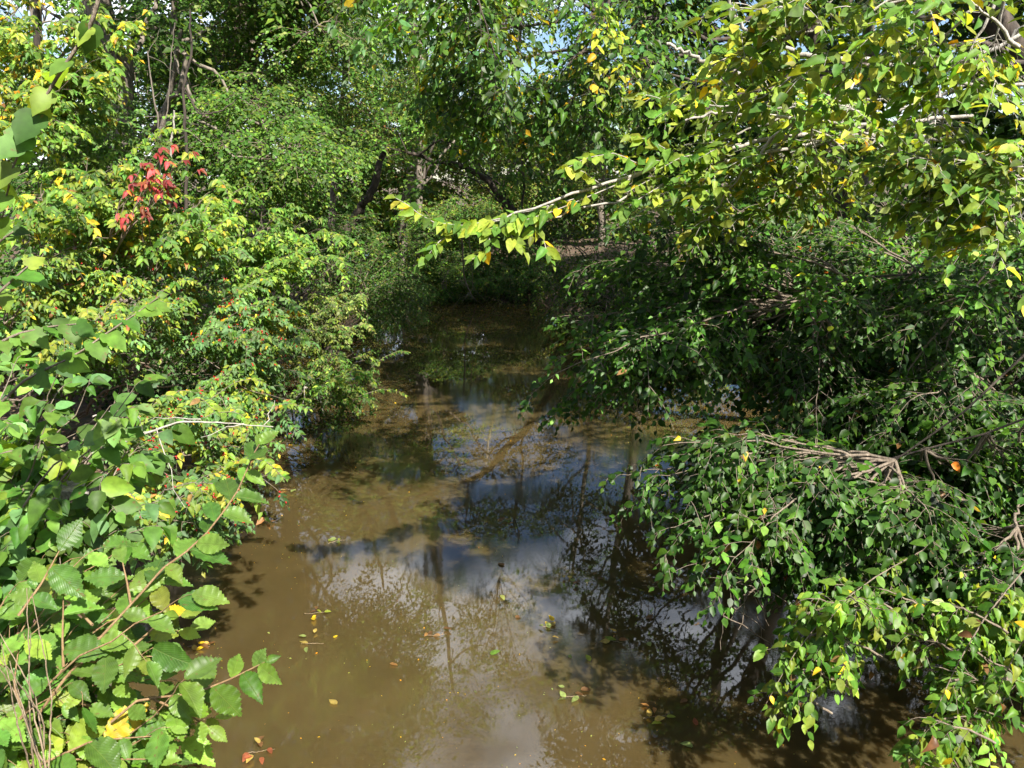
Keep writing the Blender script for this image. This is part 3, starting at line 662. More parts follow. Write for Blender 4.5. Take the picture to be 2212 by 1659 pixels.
plant('ground_vine', 'small-leaved green vine covering the bank behind the dry stalks', 'vine', gnd(-2.1, 1.9), ends, 204, leaf=.045, wr=.65, palette=pal(('green', 4), ('mid', 3), ('blue', 3), ('bright', 1)),
      nstems=6, stem_r=.006, bark=TWIG, ntw=8, twlen=.16, sub=1, droop=.3, spacing=.032, rad=.004, ldroop=.3, tilt=.35, twig_r=.0014)

# ================================================================== LEFT BANK, honeysuckles and shrubs
HS = pal(('hs', 6), ('green', 2), ('bright', 1.2), ('yg', .5), ('yellow', .1))
HY = pal(('yg', 5), ('lime', 1.6), ('bright', 3), ('hs', 2.5), ('green', 1.5), ('yellow', .4), ('tan', .25), ('rust', .12))
def honey(lab, poly, n, d0, d1, base, pl, sd, berries, leaf=.058, cat='shrub', nst=8, holes=(), tw=.34, odd=None, oddp=0, ntw=9, name='honeysuckle_bush'):
    E_ = ends_px(poly, int(n*.85), sd, d0, d1, .42, holes); r2 = np.random.default_rng(sd+5000); sh = []
    for e in E_[::3]:                                             # long arching shoots with leaves in flat ranks
        v = np.array([r2.uniform(.1, .55), r2.uniform(-.5, .1), r2.uniform(0, .3)])*r2.uniform(.7, 1.2); sh.append([e-v*.3, e+v*.4+Z*.06, e+v*.8+Z*.02, e+v*1.1-Z*.1])
    return plant(name, lab, cat, gnd(*base), E_, sd, sprays=sh, spray_kw=dict(spacing=.033, opp=True, ldroop=.25, ang=68, tilt=.16), leaf=leaf, wr=.52, palette=pl, nstems=nst, stem_r=.016, bark=TWIG, twigmat=TWIG,
                 stem_arch=.22, ntw=ntw, twlen=tw, sub=2, droop=.5, spacing=.042, arch=.18, rad=.007, opp=True, ldroop=.55, ang=62, tilt=.24, twig_r=.002, berries=berries, odd=odd, oddp=oddp, lift=.1, stuff_shape=('mid', 'kite', 21))
honey('honeysuckle bush with red berries and yellowing leaves above the big elm leaves', [(310, 850), (440, 830), (520, 870), (600, 930), (580, 1000), (600, 1060), (500, 1150), (330, 1170), (240, 1080), (240, 930)], 34, 5.6, 4.6, (-4.1, 5.2), HY, 301, 330, odd=HS, oddp=.45)
honey('green honeysuckle bush with red berries drooping over the brown water', [(470, 800), (560, 770), (620, 790), (640, 880), (590, 960), (500, 930), (440, 860)], 22, 7.2, 6.6, (-4.6, 7.0), HS, 302, 220, odd=HY, oddp=.15)
honey('honeysuckle bush thick with red berries above the dark hollow', [(380, 640), (470, 610), (560, 640), (620, 700), (640, 770), (540, 760), (400, 730), (300, 720)], 28, 7.8, 7.2, (-5.3, 8.2), HS, 303, 420, odd=HY, oddp=.12)
honey('green honeysuckle bush dotted with red berries below the scarlet leaves', [(120, 470), (250, 430), (400, 440), (480, 500), (450, 560), (300, 560), (150, 540)], 26, 8.2, 7.6, (-6.3, 9.0), HS, 304, 260, odd=HY, oddp=.1)
honey('yellowing honeysuckle bush between the two berry bushes at left', [(0, 540), (180, 540), (330, 570), (440, 610), (430, 670), (300, 720), (150, 740), (0, 720)], 34, 6.8, 6.0, (-5.2, 6.4), HY, 305, 60, odd=pal(('hs', 3), ('bright', 2), ('yg', 2)), oddp=.4)
honey('golden-leaved shrub with pale bare twigs below the thick grey trunk', [(60, 380), (200, 340), (330, 350), (450, 400), (560, 430), (500, 480), (250, 460), (60, 500)], 32, 7.4, 7.0, (-5.7, 7.6), pal(('lime', 1.5), ('yg', 4), ('yellow', .5), ('gold', .2), ('bright', 4), ('green', 3), ('tan', .2)), 306, 0, leaf=.07, odd=pal(('green', 3), ('bright', 2), ('yg', 1)), oddp=.3, name='golden_shrub')
honey('yellow and orange leaved shrub at the upper left corner', [(-20, -20), (170, -20), (250, 60), (330, 20), (290, 110), (230, 190), (170, 260), (-20, 330)], 40, 8.0, 7.6, (-6.9, 8.2), pal(('lime', 2), ('yg', 4), ('yellow', .8), ('gold', .35), ('bright', 4), ('green', 2.5), ('tan', .2)), 307, 0, leaf=.07, odd=pal(('green', 3), ('bright', 3), ('yg', 1)), oddp=.3, name='yellowing_shrub')
honey('fresh green shrub left of the thick grey trunk', [(60, 180), (240, 170), (340, 260), (400, 350), (260, 370), (100, 330)], 34, 9.6, 9.0, (-7.8, 10.2), pal(('green', 4), ('hs', 2), ('bright', 3), ('pale', .6)), 308, 0, leaf=.065, name='green_shrub')
honey('lime-green shrub with long arching sprays over the creek at mid left', [(460, 400), (560, 420), (700, 480), (780, 520), (740, 590), (620, 620), (500, 590), (440, 500)], 36, 9.6, 9.0, (-6.3, 10.0), pal(('bright', 4), ('yg', 2.2), ('green', 4), ('mid', 1)), 309, 0, leaf=.065, name='arching_shrub')
honey('small golden-yellow bush at the waterside among green shrubs', [(535, 650), (610, 650), (630, 710), (590, 750), (540, 730)], 10, 9.9, 9.7, (-4.9, 10.0), pal(('yellow', 3), ('lime', 3), ('gold', 1), ('yg', 2)), 310, 0, leaf=.05, tw=.25, name='golden_bush')
honey('pale green shrub overhanging the water right of the golden bush', [(600, 640), (720, 620), (790, 660), (780, 720), (700, 740), (620, 770)], 20, 11.8, 11.2, (-5.0, 12.2), pal(('pale', 3), ('green', 3), ('yg', 2), ('olive', 2)), 311, 0, leaf=.06, name='pale_shrub')
honey('low dark shrub trailing its twigs in the water at mid left', [(650, 770), (760, 750), (830, 790), (820, 850), (740, 870), (650, 860), (620, 820)], 24, 10.9, 10.4, (-4.2, 10.9), pal(('mid', 3), ('olive', 2), ('green', 2), ('yg', 1.3)), 312, 0, leaf=.055, name='trailing_shrub')

def backshrub(name, lab, poly, n, d0, d1, base, pl, sd, leaf=.06, tw=.7, cat='shrub', trunk=None, tr=.1, bark=BARK, odd=None, oddp=0, sub=3, ntw=12, sp_=.065, nst=9, shape='far', stem='stem'):
    return plant(name, lab, cat, gnd(*base), ends_px(poly, n, sd, d0, d1, .7, zmin=.15), sd, leaf=leaf, wr=.6, shape=shape, palette=pl, trunk=trunk, trunk_r=tr, nstems=nst, stem_r=.03, bark=bark, twigmat=TWIG,
                 stem_name=stem, ntw=ntw, twlen=tw, sub=sub, droop=.4, spacing=sp_, arch=.15, rad=.012, ldroop=.4, tilt=.4, singles=0, twig_r=.0035, odd=odd, oddp=oddp, sub_twigs=False)
PG = pal(('green', 4), ('mid', 3), ('bright', 3), ('yg', 1))
backshrub('leafy_tree', 'fresh green tree with layered sprays at upper left centre', [(440, 200), (560, 200), (720, 240), (800, 330), (700, 400), (560, 420), (440, 380)], 44, 11.6, 11.0, (-6.2, 12.4), PG, 321, leaf=.065, cat='tree', trunk=[gnd(-6.2, 12.4), (-5.9, 12.3, 2.2), (-5.2, 12.0, 4.2), (-4.6, 11.6, 5.6)], tr=.09, stem='limb')
backshrub('pale_leaf_tree', 'light green tree along the top edge left of centre', [(430, -60), (780, -60), (800, 120), (740, 260), (560, 190), (430, 160)], 46, 13.0, 12.4, (-6.0, 14.0), pal(('green', 4), ('pale', 2), ('mid', 3), ('bright', 2)), 322, leaf=.07, cat='tree', trunk=[gnd(-6.0, 14.0), (-5.9, 13.9, 3), (-5.4, 13.4, 6), (-4.8, 13, 8.6)], tr=.12, stem='limb')
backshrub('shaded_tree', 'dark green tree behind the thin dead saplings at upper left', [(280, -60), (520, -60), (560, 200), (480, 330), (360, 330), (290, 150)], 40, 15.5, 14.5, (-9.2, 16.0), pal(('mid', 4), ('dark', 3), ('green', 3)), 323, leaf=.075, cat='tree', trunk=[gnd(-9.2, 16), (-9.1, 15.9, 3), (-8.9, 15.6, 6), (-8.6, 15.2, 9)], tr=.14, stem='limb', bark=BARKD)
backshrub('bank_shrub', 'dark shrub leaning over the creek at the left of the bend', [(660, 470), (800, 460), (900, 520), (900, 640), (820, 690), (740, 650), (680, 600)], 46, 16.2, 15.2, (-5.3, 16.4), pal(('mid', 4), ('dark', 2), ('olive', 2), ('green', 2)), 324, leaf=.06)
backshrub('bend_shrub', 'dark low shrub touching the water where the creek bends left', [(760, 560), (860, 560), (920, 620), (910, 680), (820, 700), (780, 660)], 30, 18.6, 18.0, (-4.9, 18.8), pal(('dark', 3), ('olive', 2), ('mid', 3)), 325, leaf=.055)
backshrub('creek_head_shrub', 'sprawling green shrub across the far end of the creek', [(860, 440), (1020, 420), (1150, 470), (1180, 600), (1080, 630), (940, 640), (880, 600)], 110, 25.0, 23.6, (-1.5, 26.2), pal(('mid', 4), ('green', 3), ('olive', 2), ('yg', 1)), 326, leaf=.085)
backshrub('hanging_shrub', 'small sunlit bush hanging above the dark hollow at the end of the creek', [(930, 560), (1000, 560), (1050, 600), (1010, 640), (950, 620)], 10, 23.4, 23.2, (-2.6, 24.4), pal(('bright', 3), ('yg', 2), ('green', 2)), 327, leaf=.06, tw=.4)
backshrub('far_end_shrub', 'shaded shrub hanging low over the water at the end of the creek', [(850, 540), (1180, 540), (1200, 630), (1080, 645), (860, 650)], 44, 24.0, 23.0, (-.2, 24.6), pal(('mid', 3), ('dark', 4), ('olive', 2), ('green', 1)), 335, leaf=.08)
backshrub('far_thicket', 'hazy olive thicket behind the arching dark limb', [(760, 240), (1000, 230), (1250, 250), (1330, 400), (1150, 480), (900, 460), (780, 400)], 80, 31, 29, (-2.0, 32), pal(('olive', 4), ('green', 2), ('yg', 2), ('pale', 1.2), ('brown', .8)), 328, leaf=.085, tw=1.1, sp_=.085)
backshrub('far_tree', 'slender tree with olive leaves far behind the hanging dark boughs', [(900, 90), (1150, 130), (1350, 150), (1330, 320), (1100, 330), (880, 300)], 56, 37, 36, (-.9, 38), pal(('olive', 4), ('green', 3), ('yg', 2)), 329, leaf=.11, tw=1.3, cat='tree', trunk=[gnd(-.9, 38), (-1.0, 38, 4), (-.7, 37.8, 7), (-1.4, 37.6, 11)], tr=.16, bark=BARKP, sp_=.1, stem='limb')
backshrub('brushy_tree', 'brownish tree behind the light green tree at the top left of centre', [(700, 60), (900, 60), (930, 260), (860, 380), (720, 330)], 46, 22, 21, (-5.4, 23.0), pal(('olive', 3), ('green', 3), ('mid', 3), ('brown', .7), ('yg', 1.4)), 330, leaf=.075, tw=.9, cat='tree', trunk=[gnd(-5.4, 23), (-5.2, 22.8, 3), (-4.6, 22.4, 6), (-4.1, 22, 9)], tr=.13, stem='limb')
backshrub('sunlit_thicket', 'sunlit yellow-green thicket right of the far end of the creek', [(1230, 230), (1480, 220), (1560, 340), (1420, 460), (1250, 430)], 44, 24, 23, (4.2, 25), pal(('olive', 3), ('yg', 3), ('green', 3), ('bright', 1)), 331, leaf=.08, tw=.9, sp_=.08)
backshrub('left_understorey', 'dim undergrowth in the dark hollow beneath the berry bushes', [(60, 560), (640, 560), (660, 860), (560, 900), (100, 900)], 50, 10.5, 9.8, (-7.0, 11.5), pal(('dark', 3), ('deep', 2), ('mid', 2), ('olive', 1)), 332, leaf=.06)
backshrub('bank_undergrowth', 'green undergrowth behind the broad-leaved vine at the left edge', [(-30, 470), (200, 470), (320, 800), (-30, 860)], 30, 8.4, 7.2, (-6.4, 8.0), pal(('green', 3), ('mid', 3), ('hs', 2)), 334, leaf=.06, tw=.5, sp_=.05)
backshrub('upper_understorey', 'shaded green undergrowth around the thick grey trunk', [(-20, 60), (420, 150), (620, 340), (640, 520), (300, 520), (-20, 420)], 70, 13.2, 12.6, (-9.0, 13.6), pal(('mid', 4), ('dark', 2), ('green', 3), ('yg', .8)), 333, leaf=.07)

# crowns that rise above the picture; the water mirrors them and the sky between them
def crown(name, lab, base, c, r, n, sd, pl, top, tr=.2, leaf=.13, bark=BARK, sp_=.10, tw=1.0):
    b = gnd(*base)
    return plant(name, lab, 'tree', b, box_ends(c, r, n, sd, .35), sd, leaf=leaf, wr=.6, shape='far', palette=pl, trunk=[b, b*.7+np.array(top)*.3+[.15, 0, 0], b*.35+np.array(top)*.65, top], trunk_r=tr, nstems=12, stem_r=.05,
                 stem_name='limb', bark=bark, ntw=12, twlen=tw, sub=3, droop=.35, spacing=sp_, singles=0, twig_r=.005, lift=.2, sub_twigs=False)
crown('tall_maple', 'tall tree with a thick furrowed grey trunk on the left bank', (-6.2, 12.0), (-5.4, 12.5, 8.8), (3.2, 3.2, 4.0), 66, 341, PG, (-5.8, 12.2, 12.0), .30)
crown('tall_ash', 'tall green tree rising above the left bank where the creek bends', (-6.4, 19.0), (-4.6, 19.0, 9.6), (3.3, 3.0, 3.8), 54, 342, PG, (-5.6, 19, 12.4), .26)
crown('spreading_ash', 'spreading tree on the left bank whose crown reaches over the creek', (-5.8, 14.8), (-3.4, 14.5, 7.8), (2.3, 3.0, 2.6), 60, 349, PG, (-4.2, 14.6, 10.5), .2, .11, sp_=.09)
crown('tall_oak', 'tall dark tree on the right bank behind the hanging boughs', (5.6, 17.2), (4.6, 17.0, 7.6), (3.3, 3.0, 5.0), 84, 343, P_RIGHT, (5.0, 17, 12.4), .26, .18, bark=BARKD)
crown('right_bank_tree', 'tall tree behind the right-hand trees at the edge of the picture', (10.5, 12.5), (8.4, 12, 7.4), (3.8, 3.4, 4.8), 70, 344, P_RIGHT, (9.4, 12.2, 12), .26, .17, bark=BARKD)
crown('leaning_elm', 'slanting elm whose crown arches over the far water', (6.3, 13.6), (2.9, 12.8, 9.8), (3.4, 3.4, 2.4), 72, 340, P_RIGHT, (3.4, 13, 11.0), .2, .115, bark=BARKD, sp_=.085)
crown('shading_elm', 'high-crowned elm on the right bank shading the middle of the creek', (9.0, 10.2), (3.7, 8.7, 8.3), (3.3, 3.7, 1.5), 84, 339, P_RIGHT, (5.0, 9, 9.2), .2, .125, bark=BARKD, sp_=.085)
crown('airy_birch', 'airy thin-crowned tree left of the end of the creek', (-3.4, 26), (-2.6, 26, 8.8), (2.8, 2, 3.4), 30, 337, PG, (-2.6, 26, 11.5), .14, .14, sp_=.12, tw=1.1)
crown('airy_ash', 'airy thin-crowned tree right of the end of the creek', (3.2, 27.5), (2.4, 27.5, 9.2), (2.6, 2, 3.2), 28, 338, PG, (2.4, 27.5, 12), .14, .14, sp_=.12, tw=1.1)
crown('high_birch', 'very tall thin-crowned tree rising left of the far end of the creek', (-4.2, 28), (-1.9, 27, 14.6), (3.2, 2.6, 4.2), 30, 335, PG, (-2.4, 27, 16.5), .2, .15, sp_=.12, tw=1.2)
crown('high_ash', 'very tall thin-crowned tree rising right of the far end of the creek', (4.6, 26), (2.6, 25, 14.2), (3.0, 2.6, 4.2), 28, 336, PG, (3.2, 25, 16), .2, .15, sp_=.12, tw=1.2)
PF1 = pal(('mid', 4), ('green', 4), ('dark', 2), ('yg', .6)); PF2 = pal(('mid', 3), ('dark', 4), ('olive', 2), ('green', 1)); PF3 = pal(('green', 3), ('olive', 3), ('yg', 2), ('mid', 3))
FOREST = [('broad_maple', 'broad green tree behind the thick grey trunk at the left edge', -17, 22, 4.2, 6.2, PF1), ('dense_maple', 'dense green tree behind the dead saplings at upper left', -11.5, 24, 4.0, 6.0, PF1),
          ('bushy_maple', 'bushy tree behind the layered green tree left of centre', -7.2, 27, 3.4, 5.2, PF3), ('bank_maple', 'low rounded tree standing left of the end of the creek', -4.0, 31, 2.8, 3.8, PF3),
          ('low_maple', 'low tree straight beyond the end of the creek', .4, 33, 3.0, 3.7, PF3), ('olive_maple', 'olive green tree right of the end of the creek', 4.8, 31, 3.2, 4.4, PF3),
          ('dim_maple', 'dim green tree behind the sunlit thicket right of centre', 9.0, 27, 3.6, 5.6, PF2), ('dark_maple', 'dark tree in the woods behind the thin trunks at right', 14.0, 25, 4.2, 6.2, PF2),
          ('edge_maple', 'dark tree at the far right edge of the woods', 20, 24, 4.4, 6.2, PF2),
          ('remote_oak', 'remote tree at the back of the woods at far left', -24, 42, 6, 7.5, PF1), ('remote_ash', 'remote tree showing above the layered green tree', -14, 44, 5.5, 7, PF1),
          ('remote_elm', 'remote tree left of the small patch of sky', -6, 47, 4.6, 5.0, PF3), ('remote_birch', 'remote low tree below the small patch of sky', 2.0, 50, 5, 4.6, PF3),
          ('remote_maple', 'remote tree right of the small patch of sky', 10, 46, 5, 6, PF3), ('remote_beech', 'remote tree behind the dark woods at right', 19, 44, 5.5, 7.2, PF2), ('remote_hickory', 'remote tree at the back of the woods at far right', 29, 42, 6, 7.5, PF2)]
for k, (nm, lab, x, y, rx, hz, pl) in enumerate(FOREST):
    far = y > 40
    hz *= 1.15 if abs(x) > 6.5 else 1.0
    crown(nm, lab, (x, y), (x, y-.6, hz*.92), (rx, rx*.7, hz*.95), 30 if far else 48, 370+k, pl, (x, y, hz*1.6), .2, .3 if far else .24, sp_=.17 if far else .14, tw=1.5 if far else 1.25)
BEHIND = [('unseen_maple', -14, -9), ('unseen_oak', -8, -14), ('unseen_ash', -2.5, -16), ('unseen_elm', 3, -17), ('unseen_beech', 9, -16), ('unseen_hickory', 15, -12), ('unseen_birch', 17, -3), ('unseen_linden', -15, 1)]
for k, (nm, x, y) in enumerate(BEHIND):        # unseen woods behind the bridge, added to cut the skylight from there
    crown(nm, 'unseen tree added behind the bridge to cut skylight, '+('first', 'second', 'third', 'fourth', 'fifth', 'sixth', 'seventh', 'eighth')[k]+' from the left', (x, y), (x, y, 6.0), (4.2, 3.4, 5.6), 32, 395+k, PF1, (x, y, 10), .25, .4, sp_=.26, tw=1.7)

# scarlet-leaved dogwood
ends = ends_px([(300, 340), (350, 310), (420, 330), (440, 375), (400, 390), (290, 390)], 9, 351, 6.7, 6.6, .06)
plant('dogwood', 'sprig of scarlet dogwood leaves below the thin dead saplings', 'shrub', gnd(-5.3, 6.9), ends, 351, leaf=.072, wr=.5, palette=pal(('red', 5), ('rust', 2), ('orange', .3), ('olive', .6)), nstems=3, stem_r=.012, bark=TWIG,
      ntw=4, twlen=.18, sub=0, droop=.5, spacing=.06, rad=.006, ldroop=.8, tilt=.25, twig_r=.002, opp=True)

# ------------------------------------------------------------------ bare wood
def bare(name, lab, cat, base, trunk, r0, r1, mat, side=0, seed=0, sl=.5, partname='trunk', extra=()):
    T = thing(name, lab, cat, np.asarray(base, float)); rng = np.random.default_rng(seed)
    add_limb(T, trunk, r0, r1, mat, partname, wob=r0*.25, seed=seed)
    for e in extra: add_limb(T, e, r0*.5, r1*.6, mat, 'limb', wob=r0*.2, seed=seed+1)
    if side:
        p = np.array(trunk, float); t = rng.uniform(.2, 1, side); s = np.linspace(0, 1, len(p))
        q = np.stack([np.interp(t, s, p[:, i]) for i in range(3)], 1); d = nrm(rng.normal(0, 1, (side, 3))+[0, 0, .1])
        ss = np.linspace(0, 1, 6)[None, :, None]
        ln = sl*rng.uniform(.5, 1.3, (side, 1, 1))
        tw = q[:, None]+d[:, None]*ln*ss - Z*ln*.25*ss*ss + rng.normal(0, .03, (side, 6, 3))*ln
        V, qd = tubes(tw-np.array(T.location), np.tile(np.linspace(.004, .0015, 6), (side, 1)), 4)
        o = link('twigs', mesh_np('twigs', V, quads=qd, mat=mat), T); o['kind'] = 'stuff'
    return T
def up(px, py, Y): return at(px, py, Y)
g_ = gnd(-5.6, 11.0); bare('dead_sapling', 'thin pale dead sapling forking left of the scarlet leaves', 'sapling', (up(345, 420, 9)), [up(345, 420, 9), up(345, 280, 9), up(330, 200, 9), up(318, 110, 9)], .013, .006, BARK, 6, 1, .4, extra=[[up(345, 290, 9), up(363, 240, 9), up(370, 120, 9), up(378, 50, 9)]])
bare('crooked_sapling', 'crooked brown sapling with bent limbs beside the dead sapling', 'sapling', up(402, 460, 10), [up(402, 460, 10), up(404, 340, 10), up(400, 270, 10), up(395, 190, 10), up(415, 120, 10), up(410, 20, 10)], .022, .011, BARKD, 10, 2, .6, extra=[[up(400, 190, 10), up(430, 250, 10), up(480, 240, 10), up(510, 215, 10)], [up(395, 190, 10), up(420, 230, 10), up(450, 255, 10)]])
bare('snag', 'short pale broken stem between the two saplings', 'snag', up(372, 400, 9.2), [up(372, 400, 9.2), up(368, 310, 9.2), up(376, 280, 9.2), up(376, 238, 9.2)], .014, .010, BARKP, 0, 3)
bare('leaning_snag', 'dark bare leaning trunk beside the creek at left of centre', 'trunk', gnd(*at(700, 640, 16)[:2]), [gnd(*at(700, 640, 16)[:2]), up(735, 520, 16), up(775, 455, 16), up(800, 415, 16), up(830, 330, 16)], .13, .06, BARKD, 8, 4, .8)
b_ = gnd(2.6, 19.3)
LTR = plant('leaning_tree', 'dark trunk leaning left over the far water and arching in front of the thicket', 'tree', b_, box_ends((-.6, 18.4, 4.6), (3.2, 1.8, 1.8), 34, 360, .2) + box_ends((.2, 18.5, 9), (3.0, 1.8, 2.6), 20, 361, .3), 360, leaf=.12, wr=.6, shape='far', palette=PG,
      trunk=[b_, up(1240, 640, 18.7), up(1190, 570, 18.6), up(1140, 490, 18.5), up(1092, 425, 18.5), up(1050, 385, 18.4), up(1000, 358, 18.3), up(930, 340, 18.2), up(880, 330, 18.0)],
      trunk_r=.13, nstems=7, stem_r=.03, stem_name='limb', bark=BARKD, twigmat=BARKD, ntw=9, twlen=.8, sub=2, spacing=.085, singles=0, twig_r=.005, sub_twigs=False)
bare('hanging_vine', 'bare tangled vine stems hanging to the water at the end of the creek', 'vine', on_water(1030, 652), [at(995, 490, 21), at(1000, 540, 21.4), at(1002, 600, 21.8), at(1020, 640, 22), on_water(1032, 652)], .025, .012, TWIG, 30, 7, .8, partname='stem', extra=[[at(1010, 490, 21), at(1018, 560, 21.4), at(1022, 625, 21.8)]])
for k, (x, y0, y1, Y, w, lab) in enumerate([(1870, 290, 480, 15.5, .11, 'straight brown trunk seen through the gap in the right-hand leaves'), (2012, 300, 560, 15.0, .05, 'thin grey trunk right of the straight brown trunk'),
                                   (2062, 470, 600, 14.6, .10, 'stout shaded trunk low at the right edge'), (2108, 470, 600, 14.4, .07, 'slim shaded trunk beside the stout one at the right edge')]):
    p = at(x, (y0+y1)/2, Y); b = gnd(p[0], Y)
    bare('woodland_tree', lab, 'trunk', b, [b, at(x, y1, Y), at(x+2, (y0+y1)/2, Y), at(x+4, y0, Y), at(x+8, y0-260, Y)], w, w*.7, BARK, 14, 40+k, .9)
bare('dead_branch', 'bare twiggy dead branch hanging over the water below the right-hand leaves', 'branch', at(1700, 1230, 4.3), [at(1700, 1230, 4.3), at(1650, 1260, 4.25), at(1600, 1290, 4.2), at(1560, 1330, 4.15)], .008, .002, TWIG, 14, 8, .35, partname='stem')
bare('fallen_branch', 'long thin fallen branch lying just above the shaded water at right', 'branch', at(2230, 945, 9.5), [at(2230, 945, 9.5), at(2000, 955, 9.4), at(1850, 962, 9.3), at(1740, 966, 9.3)], .013, .005, BARK, 6, 9, .3, partname='stem')
bare('bare_bough', 'pale bare bough arching over the yellowing honeysuckle at left', 'branch', at(200, 980, 4.2), [at(200, 980, 4.2), at(290, 945, 4.3), at(390, 910, 4.4), at(480, 912, 4.5), at(590, 922, 4.6)], .009, .003, BARKP, 5, 10, .35, partname='stem', extra=[[at(200, 900, 4.1), at(250, 885, 4.2), at(300, 900, 4.2), at(308, 930, 4.25)]])
bare('trailing_root', 'curved bare root dipping into the water below the trailing shrub', 'root', at(640, 880, 10.3), [at(640, 862, 10.3), at(660, 835, 10.3), at(685, 850, 10.2), at(700, 882, 10.1)], .02, .01, BARKP, 8, 12, .5, partname='stem')

# dry stalks at the lower left corner
T = thing('dry_stalk_clump', 'clump of dry straw-coloured weed stalks at the lower left corner', 'weed', at(100, 1690, 1.5))
rng = np.random.default_rng(77)
for k in range(9):
    e = at(rng.uniform(-20, 90), rng.uniform(1230, 1480), 1.55+rng.uniform(-.1, .15)); b = at(100+rng.normal(0, 14), 1700, 1.5+rng.normal(0, .03))
    add_limb(T, [b, b*.5+e*.5+rng.normal(0, .02, 3), e], .0026, .0009, STRAW, 'stalk', 5, .0008, 500+k)
# weathered timbers under the vine
def beam(name, T, a, b, w, h):
    a, b = np.asarray(a, float), np.asarray(b, float); d = nrm(b-a); s = nrm(np.cross(d, Z)); u = np.cross(s, d); n = 9
    rng = np.random.default_rng(int(w*1e4)); V = []
    for i in range(n):
        c = a+(b-a)*i/(n-1)
        for x, y in ((-1, -.8), (-.8, -1), (.8, -1), (1, -.8), (1, .8), (.8, 1), (-.8, 1), (-1, .8)):
            V.append(c + s*w/2*x + u*h/2*y + rng.normal(0, .0025, 3))
    ii = np.arange(n*8).reshape(n, 8)
    q = np.stack([ii[:-1], np.roll(ii, -1, 1)[:-1], np.roll(ii, -1, 1)[1:], ii[1:]], -1).reshape(-1, 4)
    me = mesh_np(name, np.array(V)-np.array(T.location), tris=np.array([[0, j+1, j] for j in range(1, 7)]+[[(n-1)*8, (n-1)*8+j, (n-1)*8+j+1] for j in range(1, 7)]), quads=q, mat=WOOD, smooth=False)
    return link(name, me, T)
p1 = at(206, 1070, 2.36); p2 = at(184, 1116, 2.35); pb = p1+np.array([-.95, .3, -.01])
T = thing('wooden_railing', 'weathered grey wooden railing end showing between the vine leaves at left', 'railing', gnd(pb[0], pb[1]))
beam('rail', T, p1, p1+np.array([-1.3, .41, -.02]), .06, .05); beam('rail', T, p2, p2+np.array([-1.25, .40, -.02]), .06, .045)
beam('post', T, gnd(pb[0], pb[1]+.09), np.array([pb[0], pb[1]+.09, p1[2]+.12]), .09, .09)

# ------------------------------------------------------------------ leaves floating on the water
X = lambda cx, cy_: ((900+cx*.5425)*.72, (1536+cy_*.5425)*.72)
FL = [(X(85, 565), 'cluster', ('yellow', 'lime', 'brown'), 'cluster of yellow leaves floating right of the elm sapling'), (X(70, 735), 'twig', ('pale', 'straw'), 'green leafy twig floating below the yellow cluster beside the sapling'),
      (X(185, 700), 'one', ('yellow',), 'tiny yellow leaf floating between the green twig and the orange leaf'), (X(497, 842), 'one', ('tan',), 'single orange-brown leaf floating at left centre'),
      (X(750, 688), 'cluster', ('brown', 'tan'), 'small brown leaf cluster floating left of the sky reflection'), (X(205, 1070), 'one', ('straw',), 'round golden leaf floating below the orange leaf'),
      (X(1050, 790), 'one', ('bright',), 'single green leaf floating in the pale sky reflection'), (X(1110, 465), 'one', ('pale',), 'pale leaf floating at the neck of the sky reflection'),
      (X(1190, 590), 'one', ('brown',), 'brown leaf floating right of the narrow sky reflection'), (X(1400, 650), 'cluster', ('yellow', 'straw', 'pale'), 'yellow leaf cluster with curled stems floating near the centre'),
      (X(1510, 390), 'twig', ('pale', 'brown', 'straw'), 'long pale twig with brown leaf floating at right of centre'), (X(1615, 345), 'twig', ('brown', 'pale'), 'brown twig floating at the edge of the tree shadow'),
      (X(1720, 725), 'cluster', ('straw', 'brown', 'yg'), 'gold and brown leaf cluster floating below the tree shadow'), (X(1605, 832), 'one', ('lime',), 'lime-green leaf floating right of centre'),
      (X(1485, 797), 'one', ('pale',), 'tiny pale leaf floating left of the lime-green leaf'), (X(1515, 1030), 'cluster', ('pale', 'brown', 'pale'), 'pale ragged leaf cluster floating low in the sky reflection'),
      (X(1970, 1145), 'cluster', ('lime', 'tan', 'straw'), 'green and orange leaf cluster floating left of the drooping branch tip'), (X(2140, 1040), 'one', ('brown',), 'small brown leaf floating above the green and orange cluster'),
      (X(2190, 1187), 'one', ('rust',), 'reddish brown leaf floating beside the drooping branch tip'), (X(2175, 1305), 'one', ('pale',), 'pale curled leaf floating below the reddish leaf'),
      (X(1925, 725), 'one', ('pale',), 'white leaf speck floating at the lower edge of the tree shadow'), (X(1940, 600), 'twig', ('brown',), 'thin brown twig floating inside the tree shadow'),
      (X(1945, 420), 'twig', ('pale',), 'pale stem floating in the upper tree shadow'), (X(1140, 55), 'cluster', ('tan', 'brown'), 'orange leaf cluster floating beside the blue reflection'),
      (X(1130, 300), 'one', ('tan',), 'tan leaf floating at the top of the narrow sky reflection'), (X(205, 170), 'twig', ('pale', 'lime'), 'pale yellow sprig floating in the upper left shadow'),
      (X(735, 40), 'one', ('pale',), 'pale leaf floating left of the blue reflection'), ((563, 1626), 'cluster', ('rust', 'brown', 'rust', 'straw'), 'rust-red leaf cluster floating at the bottom left'),
      ((621, 1060), 'twig', ('straw', 'tan', 'pale'), 'gold twig floating beside the flat berry sprays'), ((657, 974), 'twig', ('pale',), 'pale twig floating below the red bud tips'),
      ((580, 1125), 'cluster', ('brown', 'straw'), 'brown leaf cluster floating against the left bushes'), ((430, 1400), 'cluster', ('straw', 'yellow', 'brown'), 'golden leaf litter floating behind the sapling tip')]
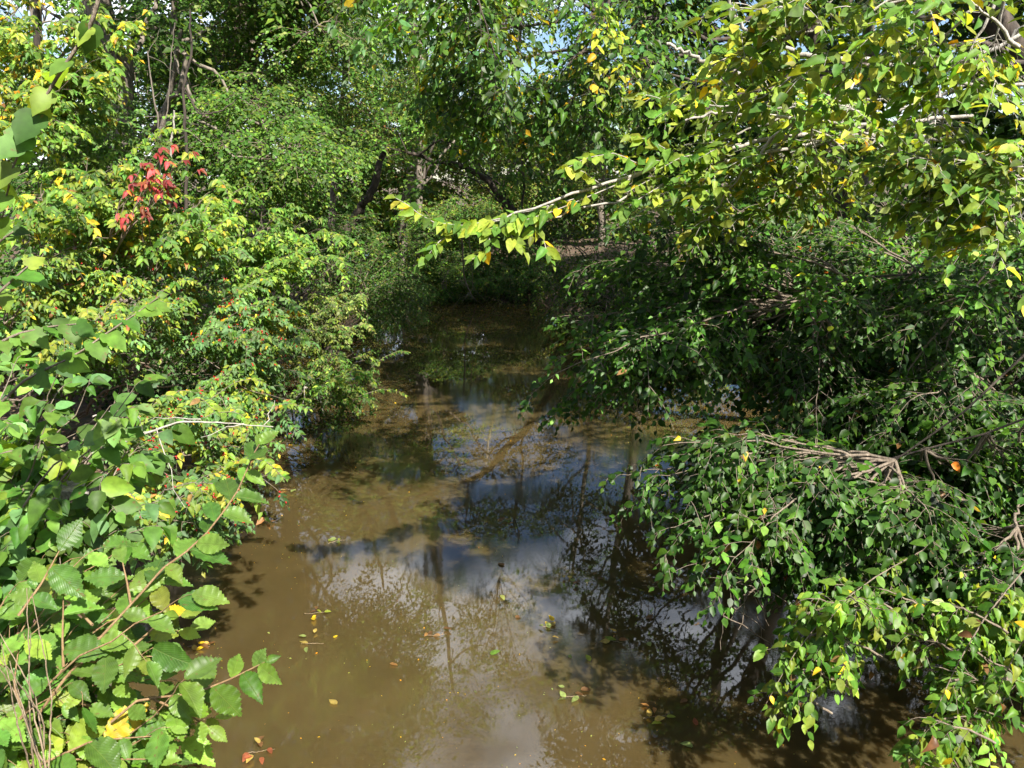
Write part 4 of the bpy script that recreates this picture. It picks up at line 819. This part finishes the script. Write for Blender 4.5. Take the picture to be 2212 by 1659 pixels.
for k, ((px, py), kind, cols, lab) in enumerate(FL):
    rng = np.random.default_rng(900+k); c = on_water(px, py); c[2] = .006
    mats = LEAF
    def flo(name, parent, off, col, L, wr=.55, yaw=None):
        o = link(name, leaf_mesh('ovate', int(rng.choice((1, 3))), mats), parent)
        o.location = off; o.rotation_euler = (rng.normal(0, .2), rng.normal(-.1, .15), rng.uniform(0, 6.28) if yaw is None else yaw); o.scale = (L, L*wr, L)
        o.color = (*(np.array(G[col])*rng.uniform(.8, 1.2)), 1); return o
    if kind == 'one':
        o = flo('floating_leaf', None, tuple(c+[0, 0, .004]), cols[0], rng.uniform(.07, .085)*(1.0 if 'tiny' not in lab else .6)); tag(o, lab, 'leaf', 'leaves floating on the creek')
    else:
        nm = 'floating_leaf_cluster' if kind == 'cluster' else 'floating_twig'
        T = thing(nm, lab, 'leaves' if kind == 'cluster' else 'twig', c, 'leaves floating on the creek')
        for j, col in enumerate(list(cols)*2):
            flo('leaf', T, (rng.normal(0, .045), rng.normal(0, .06), .004+.004*j), col, rng.uniform(.05, .085))
        yaw = rng.uniform(-.5, .5); dv = np.array([math.cos(yaw), math.sin(yaw), 0])
        Pp = polyline(c-dv*.09+Z*.004, c+dv*.09+Z*.008, .05, 26, rng, .05)
        add_limb(T, Pp[::5], .0028, .0014, STRAW, 'stem', 4, .002, k)
rng = np.random.default_rng(31); pts = []
for (x0, x1, y0, y1, n) in ((880, 1140, 645, 705, 240), (780, 1200, 700, 800, 50), (1450, 1720, 800, 900, 70), (560, 1800, 900, 1660, 520), (430, 660, 890, 1230, 160), (1150, 1500, 640, 720, 100), (740, 880, 712, 745, 120), (600, 860, 870, 905, 60), (380, 480, 1200, 1500, 90)):
    for _ in range(n): pts.append(on_water(rng.uniform(x0, x1), rng.uniform(y0, y1)))
lv = Leaves(); p = np.array(pts); p[:, 2] = .006; n = len(p)
a = rng.uniform(0, 6.28, n)
lv.add(p, np.stack([np.cos(a), np.sin(a), a*0], 1), nrm(Z+rng.normal(0, .08, (n, 3))), rng.uniform(.005, .014, n)*np.where(rng.random(n) < .12, 2.3, 1)*np.where(p[:, 1] > 10, 2.6, 1), pick_cols(rng, pal(('pale', 3), ('gold', 2), ('brown', 2), ('yellow', 1.5), ('olive', 2)), n)*1.2)
T = thing('floating_litter', 'tiny bits of leaf litter scattered over the creek', 'litter', (0, 8, 0)); T['kind'] = 'stuff'; del T['category']
build_leaves(T, lv, 'far', .5, LEAF, 0, rng)

tot = sum(len(o.data.polygons) for o in C.objects if o.type == 'MESH')
print('LEAVES', STATS, sum(n for _, n in STATS), 'objects', len(C.objects))
print('POLYS stuff', sum(len(m_.polygons) for m_ in bpy.data.meshes))
_t = 0
for m_ in bpy.data.meshes:
    a_ = np.empty(len(m_.polygons), np.int32); m_.polygons.foreach_get('loop_total', a_); _t += int((a_-2).sum())
print('POLYS TRIS', _t)
